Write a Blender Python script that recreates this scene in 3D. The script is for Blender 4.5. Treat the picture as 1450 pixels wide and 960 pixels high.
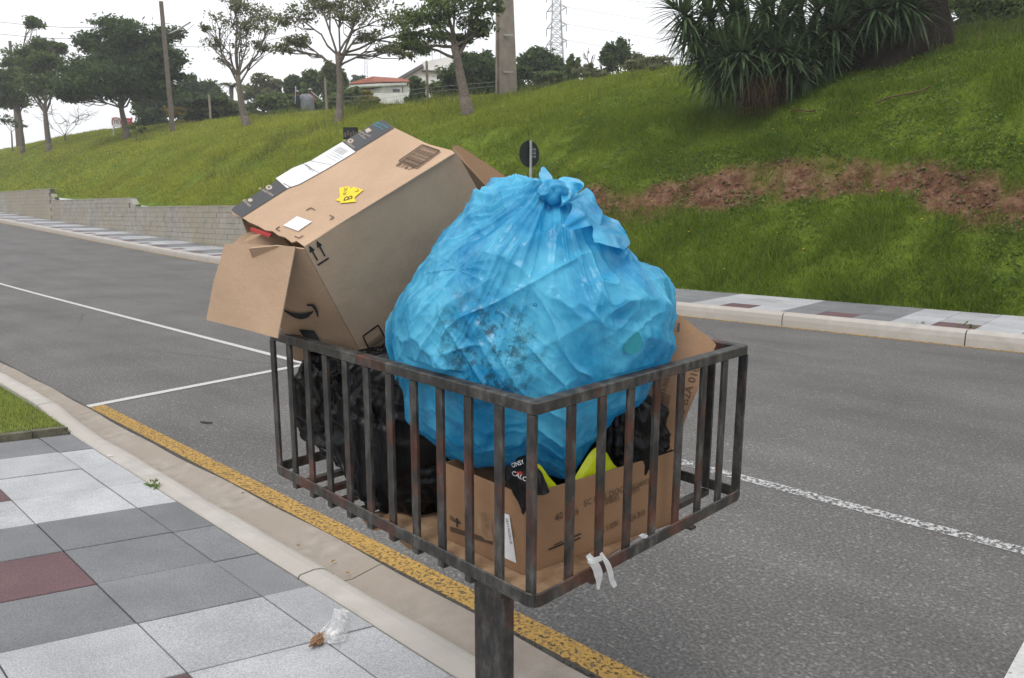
import bpy, math, random
import numpy as np
from mathutils import Vector, Matrix
random.seed(7); rng = np.random.default_rng(11)
scene = bpy.context.scene
for o in list(bpy.data.objects): bpy.data.objects.remove(o)
# ------------------------------------------------------------------ camera
HC, FPX, PITCH, YAW = 1.7, 1097.4, math.radians(9.36), math.radians(44.68)
cd = bpy.data.cameras.new('camera'); cam = bpy.data.objects.new('camera', cd); scene.collection.objects.link(cam)
cam.location = (0, 0, HC); cam.rotation_euler = (math.radians(90) - PITCH, 0, YAW)
cd.sensor_width = 36.0; cd.lens = 36.0 * FPX / 1450.0; cd.clip_start = 0.05; cd.clip_end = 6000
scene.camera = cam
scene.render.resolution_x = 1024; scene.render.resolution_y = 678
# ------------------------------------------------------------------ overcast sky
SUN_DIR = Vector((0.22, -0.80, 1.2)).normalized()       # towards the sun, veiled by cloud
world = bpy.data.worlds.new('World'); scene.world = world; world.use_nodes = True
wn, wl = world.node_tree.nodes, world.node_tree.links
bg = wn['Background']; bg.inputs['Strength'].default_value = 0.1
sky = wn.new('ShaderNodeTexSky'); sky.sky_type = 'NISHITA'; sky.sun_disc = False
sky.sun_elevation = math.asin(SUN_DIR.z); sky.sun_rotation = math.atan2(SUN_DIR.x, SUN_DIR.y)
sky.dust_density = 3.0
tc = wn.new('ShaderNodeTexCoord'); ns = wn.new('ShaderNodeTexNoise'); ns.inputs['Scale'].default_value = 2.2; ns.inputs['Detail'].default_value = 5
rp = wn.new('ShaderNodeValToRGB'); rp.color_ramp.elements[0].position = .3; rp.color_ramp.elements[1].position = .75
rp.color_ramp.elements[0].color = (8.6, 8.7, 8.9, 1); rp.color_ramp.elements[1].color = (10.6, 10.6, 10.7, 1)
mx = wn.new('ShaderNodeMixRGB'); mx.inputs[0].default_value = .9
wl.new(tc.outputs['Generated'], ns.inputs['Vector']); wl.new(ns.outputs['Fac'], rp.inputs['Fac'])
wl.new(sky.outputs['Color'], mx.inputs[1]); wl.new(rp.outputs['Color'], mx.inputs[2]); wl.new(mx.outputs['Color'], bg.inputs['Color'])
sl = bpy.data.lights.new('sun', 'SUN'); sl.energy = 1.0; sl.angle = math.radians(25); sl.color = (1, .97, .92)
so = bpy.data.objects.new('sun', sl); scene.collection.objects.link(so); so.rotation_euler = SUN_DIR.to_track_quat('Z', 'Y').to_euler()
scene.view_settings.view_transform = 'Standard'; scene.view_settings.look = 'None'
scene.view_settings.exposure = 0.58; scene.view_settings.gamma = 1.0
scene.render.engine = 'CYCLES'

# ------------------------------------------------------------------ pixel rays (of the 1450 x 960 photograph)
F0 = np.array([-math.sin(YAW), math.cos(YAW), 0]); RT = np.array([math.cos(YAW), math.sin(YAW), 0]); UZ = np.array([0, 0, 1.])
FW = math.cos(PITCH) * F0 - math.sin(PITCH) * UZ; UPV = math.sin(PITCH) * F0 + math.cos(PITCH) * UZ
CP = np.array([0, 0, HC])
def ray(x, y): return FW + RT * (x - 725) / FPX + UPV * (480 - y) / FPX
def onz(x, y, z=0.): d = ray(x, y); return CP + d * (z - HC) / d[2]
def ony(x, y, Y): d = ray(x, y); return CP + d * Y / d[1]
def atz(x, y, Z): return CP + ray(x, y) * Z
def onplane(x, y, P, n): d = ray(x, y); return CP + d * (((P - CP) @ n) / (d @ n))
# ------------------------------------------------------------------ mesh helpers
COL = scene.collection
def tag(o, label=None, category=None, group=None, kind=None):
    if label: o['label'] = label
    if category: o['category'] = category
    if group: o['group'] = group
    if kind: o['kind'] = kind
    return o
def wloc(o):
    p = np.zeros(3)
    while o is not None: p = p + np.array(o.location); o = o.parent
    return p
def empty(name, loc, label=None, category=None, group=None, kind=None):
    o = bpy.data.objects.new(name, None); COL.objects.link(o); o.location = [float(v) for v in loc]; o.empty_display_size = .1
    return tag(o, label, category, group, kind)
def mesh_from(name, V, F, mats, smooth=False, fmat=None, recalc=True):
    me = bpy.data.meshes.new(name)
    me.from_pydata([tuple(map(float, v)) for v in V], [], F)
    for m in (mats if isinstance(mats, (list, tuple)) else [mats]): me.materials.append(m)
    if fmat is not None: me.polygons.foreach_set('material_index', np.array(fmat, dtype=np.int32))
    if recalc:
        import bmesh
        b = bmesh.new(); b.from_mesh(me); bmesh.ops.recalc_face_normals(b, faces=b.faces); b.to_mesh(me); b.free()
    if smooth: me.polygons.foreach_set('use_smooth', np.ones(len(me.polygons), dtype=bool))
    me.update(); return me
def mesh(name, V, F, mats, parent=None, loc=None, smooth=False, fmat=None, recalc=True, **k):
    """V in world coordinates; the object sits at loc (or at its parent's origin)"""
    base = wloc(parent) if parent is not None else np.array(loc if loc is not None else (0, 0, 0), float)
    V = np.asarray(V, float) - base
    o = bpy.data.objects.new(name, mesh_from(name, V, F, mats, smooth, fmat, recalc)); COL.objects.link(o)
    if parent is not None: o.parent = parent
    else: o.location = [float(v) for v in base]
    return tag(o, **k)
def tri_mesh(name, V, T, mat, parent=None, smooth=False, loc=None, **k):
    """big triangle meshes by foreach_set; V (n,3) world, T (m,3)"""
    base = wloc(parent) if parent is not None else np.array(loc if loc is not None else (0, 0, 0), float)
    V = np.ascontiguousarray(np.asarray(V, np.float32) - base.astype(np.float32)); T = np.ascontiguousarray(T, dtype=np.int32)
    me = bpy.data.meshes.new(name); me.vertices.add(len(V)); me.vertices.foreach_set('co', V.ravel())
    me.loops.add(T.size); me.loops.foreach_set('vertex_index', T.ravel())
    me.polygons.add(len(T)); me.polygons.foreach_set('loop_start', np.arange(0, T.size, T.shape[1], dtype=np.int32))
    if smooth: me.polygons.foreach_set('use_smooth', np.ones(len(T), dtype=bool))
    me.update(calc_edges=True); me.materials.append(mat)
    o = bpy.data.objects.new(name, me); COL.objects.link(o)
    if parent is not None: o.parent = parent
    else: o.location = [float(v) for v in base]
    return tag(o, **k)
class MB:
    def __init__(s): s.V, s.F, s.M = [], [], []
    def add(s, V, F, m=0):
        b = len(s.V); s.V += [np.asarray(v, float) for v in V]; s.F += [tuple(i + b for i in f) for f in F]; s.M += [m] * len(F); return s
    def box(s, c, ax, ay, az, m=0):
        c, ax, ay, az = [np.asarray(q, float) for q in (c, ax, ay, az)]
        V = [c + i * ax + j * ay + k * az for k in (-1, 1) for j in (-1, 1) for i in (-1, 1)]
        return s.add(V, [(0, 2, 3, 1), (4, 5, 7, 6), (0, 1, 5, 4), (2, 6, 7, 3), (0, 4, 6, 2), (1, 3, 7, 5)], m)
    def aab(s, x0, x1, y0, y1, z0, z1, m=0):
        return s.box(((x0 + x1) / 2, (y0 + y1) / 2, (z0 + z1) / 2), ((x1 - x0) / 2, 0, 0), (0, (y1 - y0) / 2, 0), (0, 0, (z1 - z0) / 2), m)
    def prism(s, poly, off, m=0):
        """polygon (3D points) thickened by vector off"""
        n = len(poly); P = [np.asarray(p, float) for p in poly]; Q = [p + off for p in P]
        return s.add(P + Q, [tuple(range(n))[::-1], tuple(range(n, 2 * n))] + [(i, (i + 1) % n, n + (i + 1) % n, n + i) for i in range(n)], m)
    def tube(s, pts, rad, n=6, m=0, cap=True):
        pts = [np.asarray(p, float) for p in pts]; rad = rad if hasattr(rad, '__len__') else [rad] * len(pts)
        rings = []; a = None
        for i, p in enumerate(pts):
            t = pts[min(i + 1, len(pts) - 1)] - pts[max(i - 1, 0)]; t = t / (np.linalg.norm(t) + 1e-12)
            if a is None: a = np.cross(t, (0, 0, 1.) if abs(t[2]) < .9 else (1., 0, 0))
            a = a - t * (a @ t); a = a / (np.linalg.norm(a) + 1e-12); b = np.cross(t, a)
            rings.append([p + rad[i] * (math.cos(q) * a + math.sin(q) * b) for q in np.arange(n) * 2 * math.pi / n])
        V = [v for r in rings for v in r]; F = []
        for i in range(len(pts) - 1):
            for j in range(n): F.append((i * n + j, i * n + (j + 1) % n, (i + 1) * n + (j + 1) % n, (i + 1) * n + j))
        if cap: F += [tuple(range(n))[::-1], tuple(range((len(pts) - 1) * n, len(pts) * n))]
        return s.add(V, F, m)
    def build(s, name, mats, parent=None, **k):
        return mesh(name, s.V, s.F, mats, parent, fmat=s.M if isinstance(mats, (list, tuple)) else None, **k)
# value noise --------------------------------------------------------
_perm = rng.random((64, 64, 64))
def vnoise(P):
    P = np.asarray(P, float); i = np.floor(P).astype(int); f = P - i; f = f * f * (3 - 2 * f)
    def g(a, b, c): return _perm[(i[..., 0] + a) & 63, (i[..., 1] + b) & 63, (i[..., 2] + c) & 63]
    x, y, z = f[..., 0], f[..., 1], f[..., 2]
    return ((g(0,0,0)*(1-x)+g(1,0,0)*x)*(1-y)+(g(0,1,0)*(1-x)+g(1,1,0)*x)*y)*(1-z)+((g(0,0,1)*(1-x)+g(1,0,1)*x)*(1-y)+(g(0,1,1)*(1-x)+g(1,1,1)*x)*y)*z
def fbm(P, o=4):
    s = 0; a = .5
    for k in range(o): s = s + a * (vnoise(np.asarray(P) * 2 ** k + 17.3 * k) - .5); a *= .5
    return s
def ridge(P): return 1 - np.abs(2 * vnoise(P) - 1)
# ------------------------------------------------------------------ materials
def new_mat(name):
    m = bpy.data.materials.new(name); m.use_nodes = True
    nt = m.node_tree; return m, nt.nodes, nt.links, nt.nodes['Principled BSDF']
def coords(N, L, scale=None):
    g = N.new('ShaderNodeNewGeometry'); out = g.outputs['Position']
    if scale is not None:
        mp = N.new('ShaderNodeMapping'); mp.inputs['Scale'].default_value = scale; L.new(out, mp.inputs['Vector']); out = mp.outputs['Vector']
    return out
def noise(N, L, vec, scale, detail=4, rough=.55):
    t = N.new('ShaderNodeTexNoise'); t.inputs['Scale'].default_value = scale; t.inputs['Detail'].default_value = detail; t.inputs['Roughness'].default_value = rough
    L.new(vec, t.inputs['Vector']); return t.outputs['Fac']
def ramp(N, L, fac, stops):
    r = N.new('ShaderNodeValToRGB'); el = r.color_ramp.elements
    while len(el) < len(stops): el.new(.5)
    for k, (p, c) in enumerate(stops): el[k].position = p; el[k].color = (c, c, c, 1) if not hasattr(c, '__len__') else (*c, 1)
    L.new(fac, r.inputs['Fac']); return r.outputs['Color']
def mixc(N, L, fac, a, b, mode='MIX'):
    m = N.new('ShaderNodeMixRGB'); m.blend_type = mode
    for i, v in ((0, fac), (1, a), (2, b)):
        if hasattr(v, 'links'): L.new(v, m.inputs[i])
        elif i == 0: m.inputs[0].default_value = v
        else: m.inputs[i].default_value = (*v, 1)
    return m.outputs['Color']
def bump(N, L, b, h, strength=.3, dist=.01):
    k = N.new('ShaderNodeBump'); k.inputs['Strength'].default_value = strength; k.inputs['Distance'].default_value = dist
    L.new(h, k.inputs['Height']); L.new(k.outputs['Normal'], b.inputs['Normal'])
def simple(name, c1, c2=None, scale=8, rough=.8, bs=.25, bscale=60, bd=.004, metal=0., spec=.3, big=None):
    m, N, L, b = new_mat(name); v = coords(N, L)
    c2 = c2 or tuple(x * .75 for x in c1)
    col = ramp(N, L, noise(N, L, v, scale), [(.3, c2), (.7, c1)])
    if big: col = mixc(N, L, ramp(N, L, noise(N, L, v, big[0]), [(.4, 0.), (.65, 1.)]), col, big[1])
    L.new(col, b.inputs['Base Color']); b.inputs['Roughness'].default_value = rough; b.inputs['Metallic'].default_value = metal
    b.inputs['Specular IOR Level'].default_value = spec
    if bs: bump(N, L, b, noise(N, L, v, bscale), bs, bd)
    return m
def leafmat(name, c1, c2, trans=.3, rough=.6, high_x=None):
    m, N, L, b = new_mat(name); g = N.new('ShaderNodeNewGeometry')
    n1 = noise(N, L, g.outputs['Position'], .35, 3)
    r = mixc(N, L, .5, n1, g.outputs['Random Per Island'])
    col = ramp(N, L, r, [(.25, c2), (.7, c1)])
    if high_x:      # darker green towards the yucca end of the bank, lighter and yellower towards the wall
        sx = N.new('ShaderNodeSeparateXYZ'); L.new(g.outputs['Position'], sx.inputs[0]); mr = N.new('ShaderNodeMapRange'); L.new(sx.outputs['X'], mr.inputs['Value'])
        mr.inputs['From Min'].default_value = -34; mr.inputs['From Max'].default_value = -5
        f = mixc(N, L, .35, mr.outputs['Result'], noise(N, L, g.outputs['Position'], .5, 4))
        col = mixc(N, L, ramp(N, L, f, [(.25, 0.), (.75, 1.)]), col, ramp(N, L, r, [(.25, high_x[1]), (.7, high_x[0])]))
    L.new(col, b.inputs['Base Color']); b.inputs['Roughness'].default_value = rough; b.inputs['Specular IOR Level'].default_value = .15
    t = N.new('ShaderNodeBsdfTranslucent'); L.new(col, t.inputs['Color']); ms = N.new('ShaderNodeMixShader'); ms.inputs[0].default_value = trans
    L.new(b.outputs[0], ms.inputs[1]); L.new(t.outputs[0], ms.inputs[2]); L.new(ms.outputs[0], N['Material Output'].inputs['Surface']); return m
def asphalt():
    m, N, L, b = new_mat('asphalt'); v = coords(N, L)
    fine = noise(N, L, v, 62, 4, .75)
    vo = N.new('ShaderNodeTexVoronoi'); vo.inputs['Scale'].default_value = 75; L.new(v, vo.inputs['Vector'])
    col = ramp(N, L, fine, [(.3, (.055, .0525, .05)), (.5, (.118, .114, .111)), (.7, (.22, .214, .207))])
    chips = ramp(N, L, vo.outputs['Color'], [(.78, 0.), (.9, .55)])
    col = mixc(N, L, chips, col, (.3, .292, .28))
    col = mixc(N, L, 1., col, ramp(N, L, noise(N, L, v, .7, 4), [(.3, .8), (.7, 1.12)]), 'MULTIPLY')
    col = mixc(N, L, 1., col, ramp(N, L, noise(N, L, coords(N, L, (.25, 2.2, 1)), 1.2, 4), [(.3, .9), (.7, 1.06)]), 'MULTIPLY')
    vc = N.new('ShaderNodeTexVoronoi'); vc.feature = 'DISTANCE_TO_EDGE'; vc.inputs['Scale'].default_value = .32; wv = mixc(N, L, .12, v, noise(N, L, v, 2.5, 5)); L.new(wv, vc.inputs['Vector'])
    crack = ramp(N, L, vc.outputs['Distance'], [(.0, .0), (.006, 1.)]); cm = ramp(N, L, noise(N, L, v, .35, 3), [(.52, 1.), (.6, 0.)])
    col = mixc(N, L, 1., col, mixc(N, L, .62, mixc(N, L, cm, crack, (1, 1, 1)), (1, 1, 1)), 'MULTIPLY')
    L.new(col, b.inputs['Base Color']); b.inputs['Roughness'].default_value = .85; b.inputs['Specular IOR Level'].default_value = .25
    bump(N, L, b, fine, .55, .008); return m
def paint(name, c1, c2, wear, scale=28, stretch=(1, 1, 1), soft=.06):
    """paint with holes where it has worn off the asphalt"""
    m, N, L, b = new_mat(name); v = coords(N, L, stretch); v0 = coords(N, L)
    n = noise(N, L, v, scale, 5, .7)
    hole = ramp(N, L, n, [(max(0., wear - soft), 0.), (wear + soft, 1.)])
    L.new(ramp(N, L, noise(N, L, v0, 40), [(.3, c2), (.7, c1)]), b.inputs['Base Color']); b.inputs['Roughness'].default_value = .75
    bump(N, L, b, noise(N, L, v0, 95, 3, .7), .5, .006)
    t = N.new('ShaderNodeBsdfTransparent'); ms = N.new('ShaderNodeMixShader')
    L.new(hole, ms.inputs[0]); L.new(t.outputs[0], ms.inputs[1]); L.new(b.outputs[0], ms.inputs[2]); L.new(ms.outputs[0], N['Material Output'].inputs['Surface']); return m
def granite(name, base, rnd=.17):
    m, N, L, b = new_mat(name); v = coords(N, L); f = noise(N, L, v, 150, 3, .85)
    dk = tuple(x * .62 for x in base); lt = tuple(min(.85, x * 1.38) for x in base)
    col = ramp(N, L, f, [(.32, dk), (.5, base), (.68, lt)])
    oi = N.new('ShaderNodeObjectInfo'); col = mixc(N, L, 1., col, ramp(N, L, oi.outputs['Random'], [(0., 1 - rnd), (1., 1 + rnd * .6)]), 'MULTIPLY')
    col = mixc(N, L, 1., col, ramp(N, L, noise(N, L, v, 3.5, 5), [(.3, .84), (.7, 1.08)]), 'MULTIPLY')
    col = mixc(N, L, ramp(N, L, noise(N, L, v, 11, 8, .75), [(.58, 0.), (.75, .3)]), col, tuple(x * .55 for x in base))
    L.new(col, b.inputs['Base Color']); b.inputs['Roughness'].default_value = .85; bump(N, L, b, f, .35, .004); return m
def cardboard(name, c=(.46, .322, .22)):
    m, N, L, b = new_mat(name); v = coords(N, L)
    col = ramp(N, L, noise(N, L, v, 5, 5), [(.3, tuple(x * .88 for x in c)), (.7, tuple(x * 1.06 for x in c))])
    col = mixc(N, L, 1., col, ramp(N, L, noise(N, L, v, 260, 2), [(.3, .93), (.7, 1.05)]), 'MULTIPLY')
    L.new(col, b.inputs['Base Color']); b.inputs['Roughness'].default_value = .8; b.inputs['Specular IOR Level'].default_value = .2
    bump(N, L, b, noise(N, L, v, 7, 6, .6), .45, .016); return m
def steel():
    m, N, L, b = new_mat('worn_dark_steel'); v = coords(N, L)
    n1 = noise(N, L, coords(N, L, (1, 1, .45)), 34, 8, .68); n2 = noise(N, L, v, 6, 7, .65)
    col = ramp(N, L, n1, [(.36, (.026, .026, .025)), (.5, (.052, .05, .047)), (.6, (.09, .086, .079)), (.72, (.14, .133, .12))])
    rust = ramp(N, L, n2, [(.52, 0.), (.62, .75)])
    col = mixc(N, L, rust, col, ramp(N, L, n1, [(.3, (.055, .022, .015)), (.7, (.17, .06, .036))]))
    L.new(col, b.inputs['Base Color']); b.inputs['Metallic'].default_value = .25; b.inputs['Specular IOR Level'].default_value = .4
    L.new(ramp(N, L, n1, [(.3, .42), (.7, .7)]), b.inputs['Roughness']); bump(N, L, b, n1, .3, .002); return m
def plastic(name, c1, c2, rough=.28, trans=.25, stain=None, wr=26, bs=.5, spec=.5):
    m, N, L, b = new_mat(name); v = coords(N, L); vs = coords(N, L, (1, 1, .32))
    col = ramp(N, L, noise(N, L, v, 6.5, 5, .6), [(.36, c2), (.6, c1)])
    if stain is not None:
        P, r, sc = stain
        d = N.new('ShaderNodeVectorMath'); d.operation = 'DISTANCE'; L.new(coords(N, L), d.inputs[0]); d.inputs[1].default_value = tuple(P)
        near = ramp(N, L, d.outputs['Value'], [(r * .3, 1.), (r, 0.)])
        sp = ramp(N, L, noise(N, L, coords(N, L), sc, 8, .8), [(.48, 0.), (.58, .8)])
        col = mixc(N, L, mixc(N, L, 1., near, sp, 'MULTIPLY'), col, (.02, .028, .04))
    L.new(col, b.inputs['Base Color']); L.new(ramp(N, L, noise(N, L, v, 7, 3), [(.35, rough * .7), (.65, rough * 1.5)]), b.inputs['Roughness']); b.inputs['Specular IOR Level'].default_value = spec
    k = noise(N, L, vs, wr, 6, .6); bump(N, L, b, k, bs, .012)
    t = N.new('ShaderNodeBsdfTranslucent'); L.new(col, t.inputs['Color']); ms = N.new('ShaderNodeMixShader'); ms.inputs[0].default_value = trans
    L.new(b.outputs[0], ms.inputs[1]); L.new(t.outputs[0], ms.inputs[2]); L.new(ms.outputs[0], N['Material Output'].inputs['Surface']); return m
M = dict(
    asphalt=asphalt(),
    yellow=paint('worn_yellow_paint', (.44, .26, .05), (.29, .175, .045), .44, 52, (1, 1, 1), .05),
    yellow_far=paint('faded_yellow_paint', (.45, .28, .06), (.3, .19, .05), .46, 14),
    white=paint('white_road_paint', (.54, .54, .53), (.4, .4, .39), .34, 34),
    white_worn=paint('worn_white_road_paint', (.5, .5, .5), (.34, .34, .34), .49, 42, (1, .6, 1), .05),
    concrete=simple('kerb_concrete', (.45, .425, .39), (.36, .338, .31), 6, .9, .45, 80, .006, big=(1.3, (.39, .36, .325))),
    gutter=simple('gutter_concrete', (.34, .3, .26), (.24, .21, .178), 9, .9, .6, 70, .008, big=(2.2, (.28, .24, .2))),
    mortar=simple('sandy_mortar', (.21, .185, .155), (.1, .09, .075), 10, .95),
    tile_w=granite('pale_granite_slab', (.375, .38, .395)), tile_g=granite('grey_granite_slab', (.175, .18, .188)), tile_r=granite('maroon_slab', (.115, .064, .07)),
    block=simple('concrete_block', (.35, .335, .3), (.25, .238, .212), 3, .95, .5, 45, .008, big=(.5, (.3, .265, .2))),
    steel=steel(),
    card=cardboard('kraft_cardboard'), card_in=cardboard('kraft_cardboard_inner', (.36, .25, .17)), card_d=cardboard('brown_cardboard', (.3, .178, .103)),
    card_dk=cardboard('dark_brown_cardboard', (.26, .16, .095)), card_raw=simple('torn_cardboard_core', (.38, .25, .15), (.19, .115, .065), 18, .9, .5, 60, .006),  # darker brown cardboard for the far flap and the drooping scraps
    ink=simple('black_print', (.025, .024, .024), (.018, .018, .018), 10, .6, 0), ink_soft=simple('faded_brown_print', (.1, .062, .04), (.07, .045, .03), 30, .7, 0),
    tape=simple('black_packing_tape', (.04, .041, .046), (.03, .03, .034), 12, .42, .2, 40, .002), paper=simple('white_label_paper', (.72, .73, .75), (.63, .64, .67), 20, .5, .15, 30, .002),
    beige_ink=simple('kraft_show_through', (.5, .42, .34), (.42, .35, .28), 60, .7, 0), cyan_ink=simple('cyan_print', (.05, .33, .42), (.04, .27, .35), 30, .6, 0),
    sticker=simple('yellow_sticker', (.75, .56, .02), (.66, .48, .02), 20, .5, 0), red=simple('red_plastic', (.4, .03, .03), (.3, .02, .02), 15, .4),
    black_bag=plastic('black_bin_liner', (.006, .006, .007), (.003, .003, .004), .3, .0, None, 30, .4, .22),
    neon=plastic('neon_yellow_green_film', (.55, .62, .01), (.42, .5, .01), .25, .15, None, 24, .35),
    white_film=plastic('white_plastic_film', (.75, .76, .77), (.65, .66, .68), .35, .3, None, 24, .4),
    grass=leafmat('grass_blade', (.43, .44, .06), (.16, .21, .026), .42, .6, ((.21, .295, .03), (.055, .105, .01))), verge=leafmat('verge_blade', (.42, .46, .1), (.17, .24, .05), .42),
    tallgrass=leafmat('tall_grass_blade', (.16, .185, .05), (.07, .1, .025), .35), weed=leafmat('weed_leaf', (.17, .26, .06), (.06, .11, .022), .35),
    dandelion=simple('dandelion_yellow', (.8, .55, .01), (.7, .42, .01), 30, .6, 0),
    leaf_a=leafmat('leaf_dark_green', (.11, .16, .055), (.035, .062, .026), .5), leaf_b=leafmat('leaf_mid_green', (.17, .22, .07), (.055, .09, .03), .5),
    leaf_c=leafmat('leaf_olive', (.23, .235, .11), (.09, .105, .05), .5), leaf_y=leafmat('leaf_yellowish', (.26, .2, .03), (.1, .12, .02)),
    yucca=leafmat('yucca_leaf', (.11, .165, .07), (.035, .065, .03), .15, .45), yucca_dead=leafmat('dead_yucca_leaf', (.15, .095, .05), (.04, .026, .014), .15),
    bark=simple('grey_brown_bark', (.19, .16, .13), (.08, .066, .052), 14, .95, .8, 30, .03), dbark=simple('dark_bark', (.03, .02, .014), (.01, .007, .005), 6, .95, .8, 14, .05),
    pole=simple('weathered_concrete_pole', (.25, .215, .18), (.16, .135, .11), 2.5, .95, .5, 20, .01), wood=simple('weathered_wood', (.15, .125, .1), (.08, .066, .052), 9, .95, .6, 25, .01),
    galv=simple('galvanised_steel', (.42, .43, .44), (.33, .34, .35), 12, .45, .1, metal=.6), sign_back=simple('black_sign_back', (.013, .02, .017), (.009, .014, .012), 6, .5, 0),
    lattice=simple('pylon_steel', (.2, .205, .21), (.15, .155, .16), 2, .6, 0, metal=.3), wire=simple('cable_black', (.05, .05, .052), None, 4, .6, 0),
    wallw=simple('white_house_wall', (.7, .69, .66), (.58, .57, .54), 1.2, .9, .2, 15, .01), roof=simple('red_clay_tile', (.36, .13, .075), (.24, .085, .05), 3, .85, .4, 10, .03),
    eave=simple('white_eave', (.74, .73, .7), None, 3, .7, 0), rgrey=simple('dark_roof_edge', (.12, .115, .11), None, 3, .8, 0), glass=simple('dark_window_glass', (.06, .065, .07), (.04, .043, .047), 1, .15, 0, spec=.6),
    sgn_w=simple('white_sign_face', (.7, .7, .7), None, 3, .5, 0), sgn_r=simple('red_sign_face', (.5, .035, .045), (.42, .03, .04), 3, .5, 0),
    food=simple('brown_food_scrap', (.3, .17, .08), (.13, .065, .03), 120, .6, .6, 150, .004), dryleaf=simple('dry_leaf', (.3, .17, .05), (.18, .1, .03), 60, .8, .2),
)
# ================================================================== the setting
def el(x): return np.minimum(.08 * np.logaddexp(0, (-np.asarray(x, float) - 24) / 2), 2.1)
PY = np.array([13.2, 14.0, 14.7, 15.7, 17.5, 20.5, 24.0, 27.0, 90., 400.]); PZ = np.array([.16, .8, 1.5, 2.62, 4.15, 5.38, 6.55, 6.7, 9.5, 9.5])
WY = np.array([13.2, 13.4, 15.7, 17.5, 20.5, 24.0, 27.0, 90., 400.]); WZ = np.array([1.35, 1.42, 2.95, 4.15, 5.38, 6.55, 6.7, 9.5, 9.5])
def hill(x, y):
    x = np.asarray(x, float); y = np.asarray(y, float)
    a = np.interp(y, PY, PZ); b = np.interp(y, WY, WZ) + np.where(y < 17.5, .12 * np.clip((17.5 - y) / 4, 0, 1), 0)
    t = np.clip((-x - 21) / 3, 0, 1); t = t * t * (3 - 2 * t)
    z = a * (1 - t) + b * t + el(x)
    P = np.stack([x * .35, y * .35, np.zeros_like(x)], -1)
    cut = np.clip((y - 15.22 - .28 * np.sin(x * .7)) / .22, 0, 1); z = z + np.clip((x + 15) / 3, 0, 1) * .26 * (cut * cut * (3 - 2 * cut) - np.clip((y - 14.2) / 2.1, 0, 1))
    edge = np.clip((y - 13.3) / 1.5, 0, 1)
    return z + edge * (.35 * fbm(P, 3) + .12 * fbm(P * 5, 3))
def soil(x, y):
    P = np.stack([np.asarray(x) * .8, np.asarray(y) * 1.6, np.zeros_like(x)], -1)
    band = np.clip(1 - np.abs(y - 15.2 - .28 * np.sin(x * .7)) / .56, 0, 1) * np.clip((x + 15) / 3, 0, 1)
    return np.clip(band * 1.7 + 2.9 * fbm(P * 2.3, 5) * (band > 0) - .42, 0, 1)
xs = np.concatenate([np.arange(-420, -110, 15), np.arange(-110, -46, 2), np.arange(-46, -16, .6), np.arange(-16, 5, .16), np.arange(5, 60, 3), [80, 120, 200]])
ys = np.concatenate([np.arange(13.14, 18, .13), np.arange(18, 30, .5), np.arange(30, 60, 3), np.arange(60, 420, 20)])
X, Y = np.meshgrid(xs, ys, indexing='ij'); Z = hill(X, Y); SO = soil(X, Y)
rough_soil = SO * (.22 * fbm(np.stack([X * 3, Y * 3, X * 0], -1), 4) - .05); Z = Z + rough_soil
nx, ny = len(xs), len(ys); I = np.arange(nx * ny).reshape(nx, ny)
Q = np.stack([I[:-1, :-1], I[1:, :-1], I[1:, 1:], I[:-1, 1:]], -1).reshape(-1, 4)
def terrain_mat():
    m, N, L, b = new_mat('hill_soil_and_turf'); v = coords(N, L); at = N.new('ShaderNodeAttribute'); at.attribute_name = 'soil'
    turf = ramp(N, L, noise(N, L, v, 1.2, 6), [(.3, (.07, .11, .014)), (.7, (.15, .2, .026))])
    red = ramp(N, L, noise(N, L, v, 5, 9, .75), [(.32, (.04, .02, .013)), (.5, (.14, .07, .044)), (.68, (.26, .165, .115))])
    L.new(mixc(N, L, at.outputs['Fac'], turf, red), b.inputs['Base Color']); b.inputs['Roughness'].default_value = 1; b.inputs['Specular IOR Level'].default_value = .05
    bump(N, L, b, noise(N, L, v, 9, 6, .7), .9, .06); return m
ho = tri_mesh('hill', np.stack([X, Y, Z], -1).reshape(-1, 3), Q, terrain_mat(), smooth=True, kind='structure')
ca = ho.data.attributes.new('soil', 'FLOAT', 'POINT'); ca.data.foreach_set('value', SO.ravel().astype(np.float32))
# base ground under everything, to the horizon
mesh('ground', [(-520, -520, -.12), (520, -520, -.12), (520, 520, -.12), (-520, 520, -.12)], [(0, 1, 2, 3)], simple('far_ground', (.06, .08, .02), (.04, .05, .015), .2, 1, 0), kind='structure')
# road ------------------------------------------------------------------
rx = np.concatenate([np.arange(-160, -60, 5), np.arange(-60, 20, 1.), np.arange(20, 121, 10)])
def strip(name, y0, y1, dz, mat, parent=None, x0=-160, x1=120, **k):
    xx = np.concatenate([[x0], rx[(rx > x0) & (rx < x1)], [x1]]); V = []; F = []
    for x in xx: V += [(x, y0, el(x) + dz), (x, y1, el(x) + dz)]
    for i in range(len(xx) - 1): F.append((2 * i, 2 * i + 2, 2 * i + 3, 2 * i + 1))
    return mesh(name, V, F, mat, parent, recalc=False, **k)
road = strip('road', 2.06, 11.02, 0, M['asphalt'], kind='structure')
strip('yellow_kerb_line', 2.085, 2.215, .004, M['yellow'], road, -7.3, 40)
strip('white_lane_line', 4.43, 4.515, .004, M['white'], road, -110, -7.2)
strip('white_lane_line', 4.40, 4.505, .004, M['white_worn'], road, -7.2, 30)
mesh('white_bay_line', [(-7.38, 2.09, .005), (-7.28, 2.09, .005), (-7.6, 4.415, .005), (-7.7, 4.415, .005)], [(0, 1, 2, 3)], M['white'], road, recalc=False)
mesh('white_bay_line', [(-.53, 2.25, .005), (-.38, 2.25, .005), (-.43, 4.385, .005), (-.575, 4.385, .005)], [(0, 1, 2, 3)], M['white'], road, recalc=False)
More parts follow.
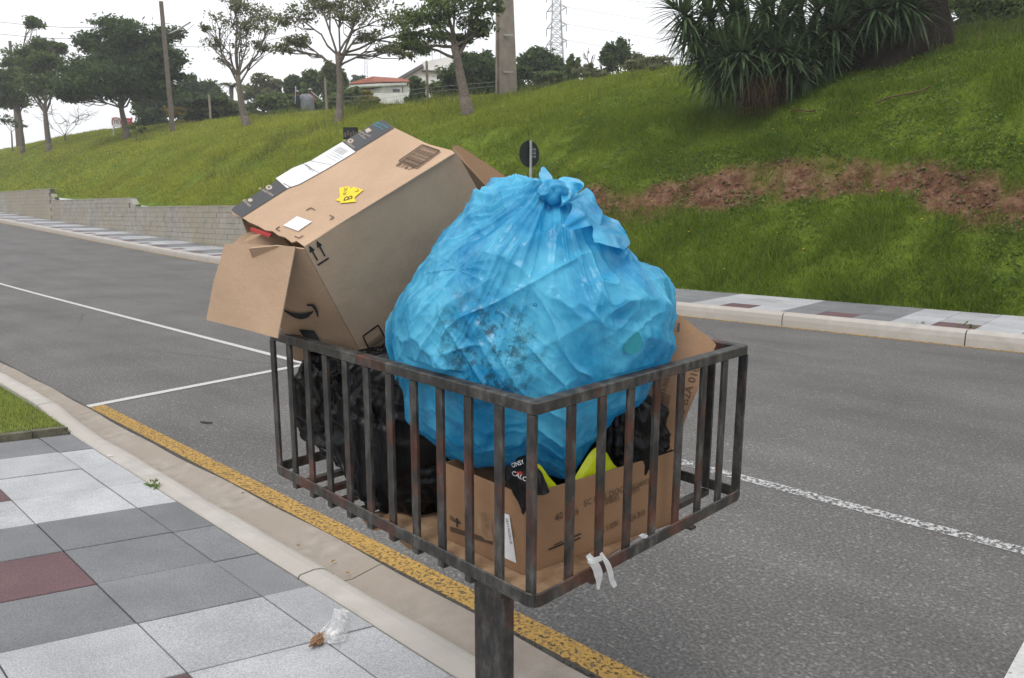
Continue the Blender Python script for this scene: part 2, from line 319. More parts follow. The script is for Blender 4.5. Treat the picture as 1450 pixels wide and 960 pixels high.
strip('dirt_seam', 2.058, 2.092, .0062, paint('dark_dirt', (.05, .043, .035), (.03, .026, .02), .42, 22), road, -16, 8)
strip('yellow_kerb_line', 10.9, 10.985, .004, M['yellow_far'], road, -60, 40)
# near kerb and gutter ----------------------------------------------------
def kerbtop(x): return .06 + .07 * np.clip((-x - 6.2) / 1.0, 0, 1)
def loft(xx, prof):
    V, F = [], []; n = None
    for x in xx:
        p = prof(x); n = len(p); V += [(x, a, b) for a, b in p]
    for i in range(len(xx) - 1):
        for j in range(n): F.append((i * n + j, i * n + (j + 1) % n, (i + 1) * n + (j + 1) % n, (i + 1) * n + j))
    F += [tuple(range(n)), tuple(range((len(xx) - 1) * n, len(xx) * n))]
    return V, F
near_kerb = empty('near_kerb', (-3, 1.75, 0), kind='structure')
near_gutter = empty('near_gutter', (-3, 1.95, 0), kind='structure')
jit = lambda s: random.uniform(-s, s)
kx = [-15.3, -11.2, -7.15, -3.02, 1.1, 5.2]
for a, b in zip(kx[:-1], kx[1:]):
    xx = np.linspace(a + .006, b - .006, 24); ph = random.random() * 9
    def pk(x):
        t = float(kerbtop(x)) + el(x); w = .004 * math.sin(x * 3.1 + ph) + .003 * math.sin(x * 7.7)
        return [(1.668, -.1), (1.668, t - .008), (1.678, t + .001), (1.75, t + .003), (1.785 + w, t - .004), (1.812 + w, t - .018), (1.838 + w, t - .045), (1.85 + w, .006 + el(x)), (1.85 + w, -.1)]
    mesh('kerb_stone', *loft(xx, pk), M['concrete'], near_kerb, smooth=False)
    def pg(x):
        w = .012 * math.sin(x * 1.3) + .006 * math.sin(x * 5.1)
        return [(1.84, -.1), (1.84, .001), (1.9, -.006), (1.97, .002), (2.05, .012), (2.066 + w, .009), (2.072 + w, -.1)]
    mesh('gutter_slab', *loft(np.linspace(a + .09, b + .082, 40), pg), M['gutter'], near_gutter)
# near pavement -----------------------------------------------------------
SH = .325; KB = -1.945; DX = .4795; colsY = [1.662, 1.465, 1.0, .535, .07, -.395, -.86]
def tile_prism(x0, x1, y0, y1, sh, yr, z0, z1, gap=.0028, ch=.004):
    """parallelogram slab with a chamfered top; rows slanted by sh per metre from y = yr"""
    def P(x, y, z): return (x - sh * (yr - y), y, z)
    a = [(x0 + gap, y0 + gap), (x1 - gap, y0 + gap), (x1 - gap, y1 - gap), (x0 + gap, y1 - gap)]
    b = [(x0 + gap + ch, y0 + gap + ch), (x1 - gap - ch, y0 + gap + ch), (x1 - gap - ch, y1 - gap - ch), (x0 + gap + ch, y1 - gap - ch)]
    V = [P(x, y, z0) for x, y in a] + [P(x, y, z1 - ch * .7) for x, y in a] + [P(x, y, z1) for x, y in b]
    F = [(0, 3, 2, 1), (8, 9, 10, 11)] + [(k + i, k + (i + 1) % 4, k + 4 + (i + 1) % 4, k + 4 + i) for k in (0, 4) for i in range(4)]
    return V, F
pav = MB().aab(-6.4, 6, -6, 1.664, -.1, .034).build('near_pavement', M['mortar'], kind='structure')
tcache = {}
for c in range(6):
    y1, y0 = colsY[c], colsY[c + 1]
    for r in range(-6, 9):
        g, q = divmod(7 - r, 3)          # panels of three rows
        pale = (g % 2 == 0)
        if r >= 8: pale, q = False, 0
        kind = 'tile_w' if pale else 'tile_g'
        if c in (2, 5) and q == 1: kind = 'tile_r'
        x1 = KB - DX * r; x0 = x1 - DX
        cx = x1 - SH * (1.662 - (y0 + y1) / 2)
        if cx < -6.45 or cx > .6: continue
        key = (c, kind)
        if key not in tcache:
            V, F = tile_prism(-DX, 0, y0, y1, SH, 1.662, 0, .058 - .012); tcache[key] = mesh_from('paving_slab', V, F, M[kind])
        o = bpy.data.objects.new('paving_slab', tcache[key]); COL.objects.link(o); o.parent = pav
        o.location = (x1, 0, .012 + jit(.002)); o.rotation_euler = (jit(.002), jit(.0025), jit(.0012))
# grass verge with its edging stone
ev = [(-6.28 - SH * (1.662 - y), y) for y in (1.655, -1.5)]
m = MB(); segs = 14
for i in range(segs):
    ya = 1.655 - i * .22; yb = ya - .214; xa = -6.30 - SH * (1.662 - ya); xb = -6.30 - SH * (1.662 - yb); t = .1 + jit(.006)
    m.add([(xa, ya, -.05), (xb, yb, -.05), (xb - .075, yb - .01, -.05), (xa - .075, ya - .01, -.05), (xa - .006, ya, t), (xb - .006, yb, t), (xb - .07, yb - .01, t), (xa - .07, ya - .01, t)],
          [(0, 1, 2, 3), (4, 7, 6, 5), (0, 4, 5, 1), (1, 5, 6, 2), (2, 6, 7, 3), (3, 7, 4, 0)])
m.build('grass_edging', simple('mossy_stone', (.16, .145, .11), (.07, .068, .045), 14, .95, .7, 50, .01), kind='structure')
V = []; F = []
gx = np.arange(-40, -6.3, .6)
for x in gx: V += [(x, y if k else 1.664, .09 + float(el(x)) + (.01 if k else 0)) for k, y in enumerate((1.664, .8, 0, -1.5, -6))]
n = 5
for i in range(len(gx) - 1):
    for j in range(n - 1): F.append((i * n + j, (i + 1) * n + j, (i + 1) * n + j + 1, i * n + j + 1))
# clip the verge to the slanted edging
V = [(min(v[0], -6.36 - SH * (1.662 - v[1])), v[1], v[2]) for v in V]
mesh('grass_verge', V, F, simple('verge_soil', (.07, .09, .022), (.04, .05, .014), 5, 1, .5, 30, .02), recalc=False, kind='structure')
# far kerb ------------------------------------------------------------------
far_kerb = empty('far_kerb', (-6, 11.1, 0), kind='structure')
fx = np.arange(-96.5, 30, 2.45); fx = fx + (-2.75 - fx[np.argmin(abs(fx + 2.75))])
for a, b in zip(fx[:-1], fx[1:]):
    xx = np.linspace(a + .008, b - .008, 8)
    def pf(x):
        e = float(el(x)); return [(11.0, -.1 + e), (11.0, .1 + e), (11.012, .165 + e), (11.04, .192 + e), (11.07, .2 + e), (11.185, .2 + e), (11.185, -.1 + e)]
    mesh('kerb_stone', *loft(xx, pf), M['concrete'], far_kerb)
far_pav = strip('far_pavement', 11.18, 13.3, .165, M['mortar'], kind='structure')
fc = [11.19, 11.665, 12.14, 12.615, 13.09]; FD = .523
rest = MB(); fcache = {}
for r in range(-60, 180):
    x1 = -3.75 - FD * r; x0 = x1 - FD
    if x0 < -95 or x1 > 24: continue
    g, q = divmod(r, 3); pale = (g % 2 == 1)
    for c in range(4):
        kind = 'tile_w' if pale else 'tile_g'
        if c == 0 and q == 1: kind = 'tile_r'
        own = (-9.2 < x0 and x1 < 1.6) or (-36 < x0 and x1 < -23.5)
        sl_ = float(el(x0) - el(x1)) / FD
        if own:
            V, F = tile_prism(-FD, 0, fc[c], fc[c + 1], -.06, 11.19, 0, .03)
            key = (c, kind)
            if key not in fcache: fcache[key] = mesh_from('paving_slab', V, F, M[kind])
            o = bpy.data.objects.new('paving_slab', fcache[key]); COL.objects.link(o); o.parent = far_pav
            o.location = (x1, 0, .17 + float(el(x1)) + jit(.001)); o.rotation_euler = (0, math.atan(sl_), 0)
        else:
            V, F = tile_prism(x0, x1, fc[c], fc[c + 1], -.06, 11.19, .17, .2)
            V = [(v[0], v[1], v[2] + float(el(v[0]))) for v in V]
            rest.add(V, F, {'tile_w': 0, 'tile_g': 1, 'tile_r': 2}[kind])
rest.build('paving_slab', [M['tile_w'], M['tile_g'], M['tile_r']], far_pav, kind='stuff')
# retaining wall --------------------------------------------------------------
wall = empty('retaining_wall', (-28, 13.2, .3), 'low grey concrete block retaining wall stepping up beside the far pavement', 'wall')
core = MB(); far_blocks = MB(); BL, BH = .40, .2
def wtop(x): return 1.86 if x > -37.1 else 2.26 if x > -49 else 2.9 if x > -63 else 3.3
cnt = 0; bcache = []
for k in range(4):
    w = BL / 2 - .0035; h = BH / 2 - .0035; d = .06 + .004 * k; c = .006
    V = [(-w, d, -h), (w, d, -h), (w, d, h), (-w, d, h), (-w, -d + c, -h), (w, -d + c, -h), (w, -d + c, h), (-w, -d + c, h), (-w + c, -d, -h + c), (w - c, -d, -h + c), (w - c, -d, h - c), (-w + c, -d, h - c)]
    F = [(0, 1, 2, 3), (8, 9, 10, 11)] + [(a + i, a + (i + 1) % 4, a + 4 + (i + 1) % 4, a + 4 + i) for a in (0, 4) for i in range(4)]
    bcache.append(mesh_from('concrete_block', V, F, M['block']))
x = -22.3; steps = []
while x > -80:
    top = wtop(x - BL / 2); e0 = float(el(x)) + .17; nrow = int(math.ceil((top - e0) / BH))
    core.aab(x - BL, x, 13.17, 13.36, e0 - .2, top - .012)
    for j in range(nrow):
        xo = x - BL / 2 - (BL / 2 if j % 2 else 0); zo = top - BH / 2 - j * BH
        if cnt < 298 and x < -24.5:
            o = bpy.data.objects.new('concrete_block', random.choice(bcache)); COL.objects.link(o); o.parent = wall
            o.location = (xo + 28, 13.165 - 13.2 + jit(.004), zo - .3); cnt += 1
        else: far_blocks.aab(xo - BL / 2 + .006, xo + BL / 2 - .006, 13.105 + jit(.004), 13.2, zo - BH / 2 + .006, zo + BH / 2 - .006)
    x -= BL
core.build('wall_core', simple('wall_mortar', (.27, .255, .22), (.19, .18, .155), 6, .95), wall)
far_blocks.build('concrete_block', M['block'], wall, kind='stuff')
cp = MB()
for a, b in ((-22.3, -37.1), (-37.1, -48.9), (-48.9, -63), (-63, -80)):
    t = wtop((a + b) / 2); cp.aab(b, a, 13.09, 13.38, t, t + .05)
    cp.add([(b, 13.09, t + .052), (b + .5, 13.09, t + .052), (b, 13.09, t + .4), (b, 13.38, t + .052), (b + .5, 13.38, t + .052), (b, 13.38, t + .4)], [(0, 1, 2), (3, 5, 4), (0, 3, 4, 1), (1, 4, 5, 2), (0, 2, 5, 3)]) if b > -62 else None
cp.build('wall_coping', M['block'], wall)
# ================================================================== grass
def blades(N, x0, x1, y0, y1, hf, h, w, lean=.6, keep=None):
    x = rng.uniform(x0, x1, N); y = rng.uniform(y0, y1, N)
    if keep is not None:
        k = rng.random(N) < keep(x, y); x, y = x[k], y[k]; N = len(x)
    z = hf(x, y) - .01
    clump = .3 + 1.1 * vnoise(np.stack([x * 1.3, y * 1.3, x * 0 + 5], -1)) ** 1.5 + .9 * vnoise(np.stack([x * 4, y * 4, x * 0 + 2], -1)) ** 3
    hh = rng.uniform(h[0], h[1], N) * clump; a = rng.uniform(0, 2 * math.pi, N); b = rng.uniform(0, 2 * math.pi, N)
    l = np.abs(rng.normal(0, lean, N)) * hh; ww = rng.uniform(.6, 1.3, N) * w
    px, py = np.cos(a) * ww, np.sin(a) * ww
    V = np.empty((N, 3, 3), np.float32)
    V[:, 0] = np.stack([x - px, y - py, z], -1); V[:, 1] = np.stack([x + px, y + py, z], -1); V[:, 2] = np.stack([x + np.cos(b) * l, y + np.sin(b) * l, z + hh], -1)
    return V.reshape(-1, 3)
def stuff_blades(name, parts, mat, label):
    V = np.concatenate(parts); return tri_mesh(name, V, np.arange(len(V)).reshape(-1, 3), mat, kind='stuff', label=label)
def hillg(x, y): return hill(x, y)
thin = lambda x, y: np.clip(1.12 - 1.25 * soil(x, y), .05 + .35 * (vnoise(np.stack([x * 3.1, y * 3.1, x * 0 + 1], -1)) > .68), 1) * np.where((x < -23.5) & (y < 13.5), 0, 1)
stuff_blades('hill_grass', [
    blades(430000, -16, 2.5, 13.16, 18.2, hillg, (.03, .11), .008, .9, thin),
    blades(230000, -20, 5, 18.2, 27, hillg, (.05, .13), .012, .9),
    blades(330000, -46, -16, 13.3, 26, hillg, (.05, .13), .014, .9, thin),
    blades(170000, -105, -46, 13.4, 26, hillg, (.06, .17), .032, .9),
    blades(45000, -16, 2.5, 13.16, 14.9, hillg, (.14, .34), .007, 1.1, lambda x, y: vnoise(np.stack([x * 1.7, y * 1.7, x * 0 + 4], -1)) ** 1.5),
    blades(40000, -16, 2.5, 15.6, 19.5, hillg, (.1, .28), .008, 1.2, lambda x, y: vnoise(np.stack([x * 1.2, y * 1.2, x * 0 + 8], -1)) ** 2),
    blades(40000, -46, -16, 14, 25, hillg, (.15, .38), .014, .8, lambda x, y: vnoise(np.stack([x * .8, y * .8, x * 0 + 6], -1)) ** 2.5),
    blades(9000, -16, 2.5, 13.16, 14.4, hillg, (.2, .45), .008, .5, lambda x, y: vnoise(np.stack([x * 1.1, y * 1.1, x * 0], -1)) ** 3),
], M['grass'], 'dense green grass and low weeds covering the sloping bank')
stuff_blades('tall_grass', [
    blades(15000, -46, -6, 22.5, 26, hillg, (.25, .6), .011, .35, lambda x, y: vnoise(np.stack([x * .9, y * .9, x * 0 + 3], -1)) ** 2),
    blades(6000, -36, -25, 15, 20, hillg, (.25, .5), .013, .4, lambda x, y: vnoise(np.stack([x * .6, y * .6, x * 0 + 7], -1)) ** 4),
    blades(2600, -14, 0, 20, 24, hillg, (.25, .6), .012, .4),
], M['tallgrass'], 'tall seeding grass along the crest of the bank')
stuff_blades('verge_grass', [blades(60000, -11, -6.3, -.2, 1.655, lambda x, y: .095 + el(x), (.02, .05), .0025, .6, lambda x, y: (x < -6.38 - SH * (1.662 - y)) * 1.)], M['verge'], 'short bright turf of the verge beside the pavement')
# broad leaved creeping weeds round the bare red soil
def leafquads(P, size, flat=.6):
    n = len(P); d = rng.normal(size=(n, 3)); d[:, 2] *= flat; d /= np.linalg.norm(d, axis=1)[:, None]
    u = np.cross(d, rng.normal(size=(n, 3))); u /= np.linalg.norm(u, axis=1)[:, None]; v = np.cross(d, u)
    s = size * rng.uniform(.6, 1.3, (n, 1)); V = np.stack([P - u * s, P - v * s * .45 - u * s * .1, P + u * s, P + v * s * .45 - u * s * .1], 1)
    return V.reshape(-1, 3)
n = 90000; x = rng.uniform(-15, 2, n); y = rng.uniform(13.3, 20.5, n); s = soil(x, y)
near_soil = np.clip(1.1 - np.abs(y - 15.5) / 1.5, 0, 1); vn = vnoise(np.stack([x * 2.2, y * 2.2, x * 0 + 9], -1)); vn2 = vnoise(np.stack([x * .8, y * .8, x * 0 + 30], -1))
k = rng.random(n) < np.where(vn > .52, .95, .1) * np.maximum(near_soil, .75 * np.clip((vn2 - .5) * 5, 0, 1)) * np.where(s > .85, .7, 1); x, y = x[k], y[k]
V = leafquads(np.stack([x, y, hill(x, y) + rng.uniform(.0, .07, len(x))], -1), .038, 2.5)
tri_mesh('creeping_weed', V, np.arange(len(V)).reshape(-1, 4), M['weed'], kind='stuff', label='broad leaved creeping weeds round the bare red soil')
# clods and pebbles of the eroded cut
n = 9000; x = rng.uniform(-14.5, 2, n); y = rng.uniform(14.4, 16.1, n); k = rng.random(n) < soil(x, y) ** 2 * .9; x, y = x[k], y[k]; n = len(x)
OV = np.array([[1, 0, 0], [-1, 0, 0], [0, 1, 0], [0, -1, 0], [0, 0, 1], [0, 0, -1.]]); OF = np.array([[0, 2, 4], [2, 1, 4], [1, 3, 4], [3, 0, 4], [2, 0, 5], [1, 2, 5], [3, 1, 5], [0, 3, 5]])
sz_ = (.008 + .04 * rng.random(n) ** 4)[:, None, None]; V = OV[None] * sz_ * rng.uniform(.6, 1.3, (n, 6, 1)); V = V + np.stack([x, y, hill(x, y) - .02], -1)[:, None]
tri_mesh('soil_clods', V.reshape(-1, 3), (OF[None] + 6 * np.arange(n)[:, None, None]).reshape(-1, 3), simple('red_clod', (.2, .115, .075), (.09, .045, .028), 5, .95, 0), kind='stuff', label='crumbled red soil clods along the eroded cut')
# small yellow flowers, a few pixels each
m = MB()
for i in range(210):
    if i < 70: x, y = random.uniform(-15, 0), random.uniform(13.4, 20)
    elif i < 150: x, y = random.uniform(-32, -14), random.uniform(15, 24)
    else: x, y = random.uniform(-60, -30), random.uniform(14, 22)
    z = float(hill(x, y)) + random.uniform(.08, .2); r = random.uniform(.018, .032) * (1 if i < 70 else 1.25)
    m.tube([(x, y, z), (x, y, z + .008), (x, y, z + .014)], [r * .6, r, r * .5], 6)
m.build('yellow_wildflowers', M['dandelion'], kind='stuff', label='tiny yellow dandelion flowers dotted over the grass')
# ================================================================== trees
def curve_pts(a, b, n, wob, sag=0.):
    a, b = np.asarray(a, float), np.asarray(b, float); L_ = np.linalg.norm(b - a); out = []
    off = rng.normal(size=(3,)) * wob * L_
    for i in range(n + 1):
        t = i / n; out.append(a + (b - a) * t + off * math.sin(math.pi * t) + np.array([0, 0, sag * L_ * math.sin(math.pi * t)]) + (rng.normal(size=3) * wob * .25 * L_ if 0 < i < n else 0))
    return out
def tree(name, label, base, fork, blobs, r0, leaf, mat, per=350, lsize=.12, twigs=10, bark='bark', category='tree', group=None, tw_r=.012, root=None):
    """blobs: (centre, (rx,ry,rz), density); a limb runs from the fork to each blob and twigs carry leaf clumps"""
    base = np.asarray(base, float); fork = np.asarray(fork, float)
    t = root or empty(name, base, label, category, group)
    tm = MB(); tp = curve_pts(base - np.array([0, 0, .15]), fork, 6, .02)
    tm.tube(tp, list(np.linspace(r0 * 1.15, r0 * .7, 7)), 9); dr = (fork - base) / np.linalg.norm(fork - base); tm.tube([base - dr * .35, base + dr * .08, base + dr * .3, base + dr * .6], [r0 * 1.65, r0 * 1.38, r0 * 1.22, r0 * 1.05], 9)
    tm.build('trunk', M[bark], t, smooth=True)
    br = MB(); LV = []
    for c, rad, dens in blobs:
        c = np.asarray(c, float); rad = np.asarray(rad, float)
        st = tp[-1] if random.random() < .6 else tp[-2]
        limb = curve_pts(st, c, 5, .09, .05); lr = r0 * .34
        br.tube(limb, list(np.linspace(lr, lr * .35, 6)), 6, cap=False)
        nt = max(3, int(twigs * dens ** .5))
        for k in range(nt):
            d = rng.normal(size=3); d /= np.linalg.norm(d); e = c + d * rad * rng.random() ** .35
            s0 = limb[random.choice((2, 3, 4, 5))]
            tw = curve_pts(s0, e, 3, .1); br.tube(tw, [tw_r * 1.8, tw_r * 1.3, tw_r, tw_r * .6], 4, cap=False)
            nl = int(per * dens / nt * rng.uniform(.4, 1.6))
            if nl > 0:
                cr = rad * rng.uniform(.3, .62); P = e + rng.normal(size=(nl, 3)) * cr * np.array([.62, .62, .5]); LV.append(leafquads(P, lsize, 1.5))
    br.build('branch', M[bark], t)
    if LV:
        V = np.concatenate(LV); tri_mesh('crown', V, np.arange(len(V)).reshape(-1, 4), M[mat], t)
    return t
def hit(x, y, lo=14., hi=120.):
    """depth at which the pixel ray meets the bank"""
    s_ = np.linspace(lo, hi, 900); q = CP + ray(x, y)[None] * s_[:, None]; b_ = q[:, 2] < hill(q[:, 0], q[:, 1]); return float(s_[int(np.argmax(b_))]) if b_.any() else None
def px_tree(name, label, basepx, Z, forkpx, blobs, r0, mat, dz=0., ground=False, **k):
    """blobs in pixels: (x, y, rx, ry, density); depth jittered so that the crown is round"""
    if ground: Z = hit(*basepx) or Z
    b = atz(*basepx, Z); b = np.array([b[0], b[1], float(hill(b[0], b[1]))]) if dz is None else b
    b[2] = min(b[2], float(hill(b[0], b[1])))
    s = Z / FPX; B = []
    for (x, y, a, c, d) in blobs:
        P = atz(x, y, Z) + F0 * random.uniform(-1, 1) * a * s * .7; B.append((P, (a * s, a * s, c * s), d))
    return tree(name, label, b, atz(*forkpx, Z), B, r0, None, mat, **k)
def spray(x0, x1, y0, y1, n, rx, ry, d): return [(random.uniform(x0, x1), random.uniform(y0, y1), rx * random.uniform(.8, 1.25), ry * random.uniform(.8, 1.25), d * random.uniform(.6, 1.3)) for _ in range(n)]
G1 = 'trees on the grassy slope'
px_tree('broadleaf_tree', 'slim tree with sparse leaves and many bare twigs on the slope', (350, 180), 42, (337, 108),
        [(303, 66, 14, 12, .9), (292, 40, 8, 6, .5), (318, 30, 20, 14, 1.3), (335, 8, 22, 12, 1.6), (355, 40, 18, 16, 1.3), (372, 66, 14, 8, 1.3), (368, 15, 22, 14, 1.8), (340, 62, 16, 18, .6), (320, 85, 16, 10, .5), (355, -20, 30, 16, 1.2), (380, 45, 12, 8, .8)], .19, 'leaf_c', per=260, lsize=.1, twigs=11, tw_r=.016, group=G1, ground=True)
px_tree('broadleaf_tree', 'forked slender tree with airy spreading crown, left of the white gabled house', (480, 174), 35, (478, 78),
        [(410, 20, 26, 14, 1.), (425, 55, 20, 10, .9), (450, 10, 28, 16, 1.2), (480, -10, 34, 18, 1.2), (500, 25, 26, 14, 1.), (525, 50, 20, 9, .7), (548, 62, 24, 9, .9), (575, 72, 22, 8, .8), (520, 5, 30, 16, 1.1), (440, -25, 40, 18, 1.2), (560, 30, 20, 12, .8), (404, 72, 12, 7, .5), (596, 66, 16, 8, .7)], .17, 'leaf_c', per=560, lsize=.1, twigs=10, tw_r=.017, group=G1, ground=True)
px_tree('broadleaf_tree', 'leaning tree with thick scarred trunk beside the tall concrete pole', (663, 162), 30, (643, 66),
        [(600, 25, 26, 16, 1.2), (575, 50, 22, 10, .9), (625, 45, 24, 14, 1.2), (640, 5, 34, 18, 1.4), (670, 30, 22, 14, 1.), (682, 45, 12, 8, .6), (610, -15, 36, 18, 1.4), (670, -20, 36, 18, 1.3), (655, 55, 14, 9, .8), (692, 5, 20, 12, .9), (590, 70, 16, 7, .6)], .2, 'leaf_b', per=640, lsize=.095, twigs=10, tw_r=.016, group=G1, ground=True)
px_tree('broadleaf_tree', 'dense dark green tree with broad layered crown on a short leaning trunk', (181, 198), 52, (170, 145),
        [(120, 120, 34, 14, 1.2), (110, 95, 26, 12, 1.), (150, 95, 38, 16, 1.5), (190, 85, 40, 18, 1.6), (230, 100, 28, 14, 1.2), (240, 80, 20, 10, .8), (160, 60, 34, 16, 1.4), (200, 55, 34, 16, 1.3), (165, 38, 28, 11, 1.), (125, 60, 22, 12, .8), (215, 125, 34, 14, 1.3), (160, 128, 38, 13, 1.4), (105, 138, 20, 8, .8), (235, 45, 16, 9, .5), (245, 90, 20, 8, .6), (190, 110, 40, 16, 1.4)], .2, 'leaf_a', per=2300, lsize=.15, twigs=16, tw_r=.02, group=G1, ground=True)
px_tree('broadleaf_tree', 'tall ragged tree with a narrow pointed top above the bare shrub', (68, 198), 58, (62, 150),
        [(48, 32, 12, 10, .6), (55, 62, 18, 12, .9), (70, 88, 22, 14, 1.1), (45, 95, 26, 16, 1.2), (30, 75, 18, 10, .6), (80, 70, 12, 8, .5), (60, 118, 26, 13, 1.1), (85, 65, 8, 5, .4)], .2, 'leaf_b', per=1500, lsize=.15, twigs=12, tw_r=.02, group=G1, ground=True)
px_tree('broadleaf_tree', 'two-stemmed tree with rounded dull green crown left of the ragged tree', (30, 194), 62, (26, 150),
        [(15, 115, 26, 15, 1.3), (35, 125, 24, 13, 1.1), (-15, 105, 30, 18, 1.3), (5, 140, 24, 12, 1.), (20, 92, 18, 9, .7)], .18, 'leaf_b', per=1700, lsize=.16, twigs=12, tw_r=.02, group=G1, ground=True)
px_tree('shrub', 'small dark crooked shrub at the foot of the two-stemmed tree', (18, 216), 55, (16, 187), [(8, 172, 14, 6, .5), (22, 176, 12, 5, .4), (0, 165, 14, 6, .5)], .07, 'leaf_a', per=420, lsize=.12, twigs=8, category='shrub', ground=True)
px_tree('shrub', 'leafless twiggy grey shrub with bare upright branches', (92, 200), 56, (92, 192), [(60, 165, 18, 14, .01), (80, 158, 16, 14, .01), (105, 155, 16, 14, .01), (125, 162, 16, 12, .01), (95, 170, 22, 12, .01)], .06, 'leaf_c', per=0, twigs=110, tw_r=.011, category='shrub', ground=True)
px_tree('shrub', 'young sapling with a few leaves beside the dark layered tree', (193, 202), 50, (193, 190), [(190, 180, 8, 6, 1.), (200, 185, 7, 5, 1.)], .025, 'leaf_b', per=90, lsize=.12, twigs=6, category='shrub', ground=True)
def mass(name, label, x0, x1, y0, y1, Z, mat, n, per=900, ls=.2, bark='dbark', cat='tree', group='trees and shrubs behind the crest', dens=1., rr=None):
    """background tree or bush: leaf clumps inside an ellipse-shaped outline"""
    cx, cy, a, c = (x0 + x1) / 2, (y0 + y1) / 2, (x1 - x0) / 2, (y1 - y0) / 2; B = []
    for k in range(n):
        q = random.uniform(0, 2 * math.pi); r = random.random() ** .5 * .78
        B.append((cx + a * r * math.cos(q), cy + c * r * math.sin(q), a * .34 * random.uniform(.8, 1.3), c * .34 * random.uniform(.8, 1.3), dens))
    for k in range(max(3, n // 4)): B.append((x0 + (x1 - x0) * (k + .5) / max(3, n // 4), y1 + 2, a * .3, c * .3, dens * .8))
    return px_tree(name, label, (cx, y1 + 14), Z, (cx, y1 - c * .5), B, max(.05, .004 * Z * .6), mat, per=per, lsize=ls, twigs=9, bark=bark, category=cat, group=group, tw_r=.03)
mass('broadleaf_tree', 'dark evergreen tree behind the leaning wooden post', 180, 265, 112, 178, 66, 'leaf_a', 16, 700, .24)
mass('broadleaf_tree', 'round dark tree between the wooden pole and the palm', 255, 322, 106, 160, 72, 'leaf_a', 13, 650, .26)
mass('shrub', 'low yellow-green shrub under the dark trees at the crest', 235, 290, 153, 172, 62, 'leaf_y', 6, 300, .2, cat='shrub')
mass('broadleaf_tree', 'pale round tree behind the slim sparse tree', 345, 402, 106, 150, 74, 'leaf_c', 12, 480, .25)
mass('shrub', 'dark hedge of shrubs left of the people on the crest', 355, 425, 134, 160, 60, 'leaf_b', 10, 520, .22, cat='shrub')
mass('broadleaf_tree', 'small dark round tree right behind the two people', 402, 435, 108, 150, 70, 'leaf_a', 9, 500, .24)
mass('broadleaf_tree', 'bushy green tree between the people and the forked tree', 428, 470, 98, 150, 66, 'leaf_b', 11, 560, .22)
mass('broadleaf_tree', 'tall rounded clipped tree behind the forked slender tree', 455, 496, 82, 142, 64, 'leaf_b', 13, 620, .2)
mass('shrub', 'wide green shrub in front of the red roofed house', 455, 516, 122, 158, 52, 'leaf_b', 12, 560, .17, cat='shrub')
mass('shrub', 'orange-yellow flowering shrub by the red roofed house', 513, 543, 126, 150, 50, 'leaf_y', 7, 420, .13, cat='shrub')
mass('shrub', 'leafy green shrub between the two houses', 573, 602, 108, 142, 48, 'leaf_b', 9, 520, .14, cat='shrub')
mass('shrub', 'loose green shrub with yellow flowers below the gabled house', 605, 655, 112, 140, 46, 'leaf_b', 10, 480, .14, cat='shrub')
mass('shrub', 'big rounded ivy-dark hedge behind the leaning tree', 628, 712, 72, 134, 44, 'leaf_a', 26, 900, .12, cat='hedge')
mass('broadleaf_tree', 'dark bushy tree below the lattice pylon', 738, 806, 58, 128, 50, 'leaf_a', 18, 620, .17)
mass('shrub', 'dark shrub at the foot of the tall concrete pole', 722, 752, 92, 128, 44, 'leaf_a', 8, 420, .14, cat='shrub')
mass('conifer', 'thin pointed young tree right of the pylon tree', 802, 822, 72, 122, 46, 'leaf_b', 9, 260, .13)
mass('broadleaf_tree', 'rough dark green tree left of the yucca clump', 852, 898, 56, 112, 46, 'leaf_a', 12, 520, .15)
mass('shrub', 'pale scrubby bush beside the rough dark tree', 888, 930, 70, 108, 42, 'leaf_c', 10, 380, .13, cat='shrub')
mass('shrub', 'low olive scrub under the bare stump behind the crest', 815, 862, 92, 118, 44, 'leaf_c', 8, 340, .13, cat='shrub')
mass('shrub', 'green scrub growing on the bank above the yucca', 1330, 1480, -30, 44, 24, 'leaf_b', 26, 560, .08, cat='shrub')
mass('shrub', 'low green hedge between the palm and the slim sparse tree', 262, 350, 140, 164, 58, 'leaf_b', 12, 480, .2, cat='shrub')
mass('shrub', 'low green hedge right behind the tarpaulin and the people', 392, 462, 138, 156, 58, 'leaf_b', 10, 460, .18, cat='shrub')
mass('shrub', 'scrubby green undergrowth between the pylon tree and the stump', 742, 835, 100, 122, 48, 'leaf_b', 12, 420, .14, cat='shrub')
mass('shrub', 'straggly pale undergrowth on the crest left of the yucca', 880, 955, 82, 104, 40, 'leaf_c', 12, 360, .1, cat='shrub')
# far wooded ridge seen over the roof
mass('broadleaf_tree', 'distant dark woodland tree left of the red roof', 494, 520, 108, 136, 120, 'leaf_a', 7, 260, .4)
# bare dead stump with twigs
px_tree('shrub', 'dead leafless grey stump with short twigs behind the crest', (834, 118), 44, (834, 90), [(826, 76, 6, 6, .01), (840, 78, 6, 6, .01), (834, 72, 4, 5, .01)], .08, 'leaf_c', per=0, twigs=9, tw_r=.02, category='shrub')
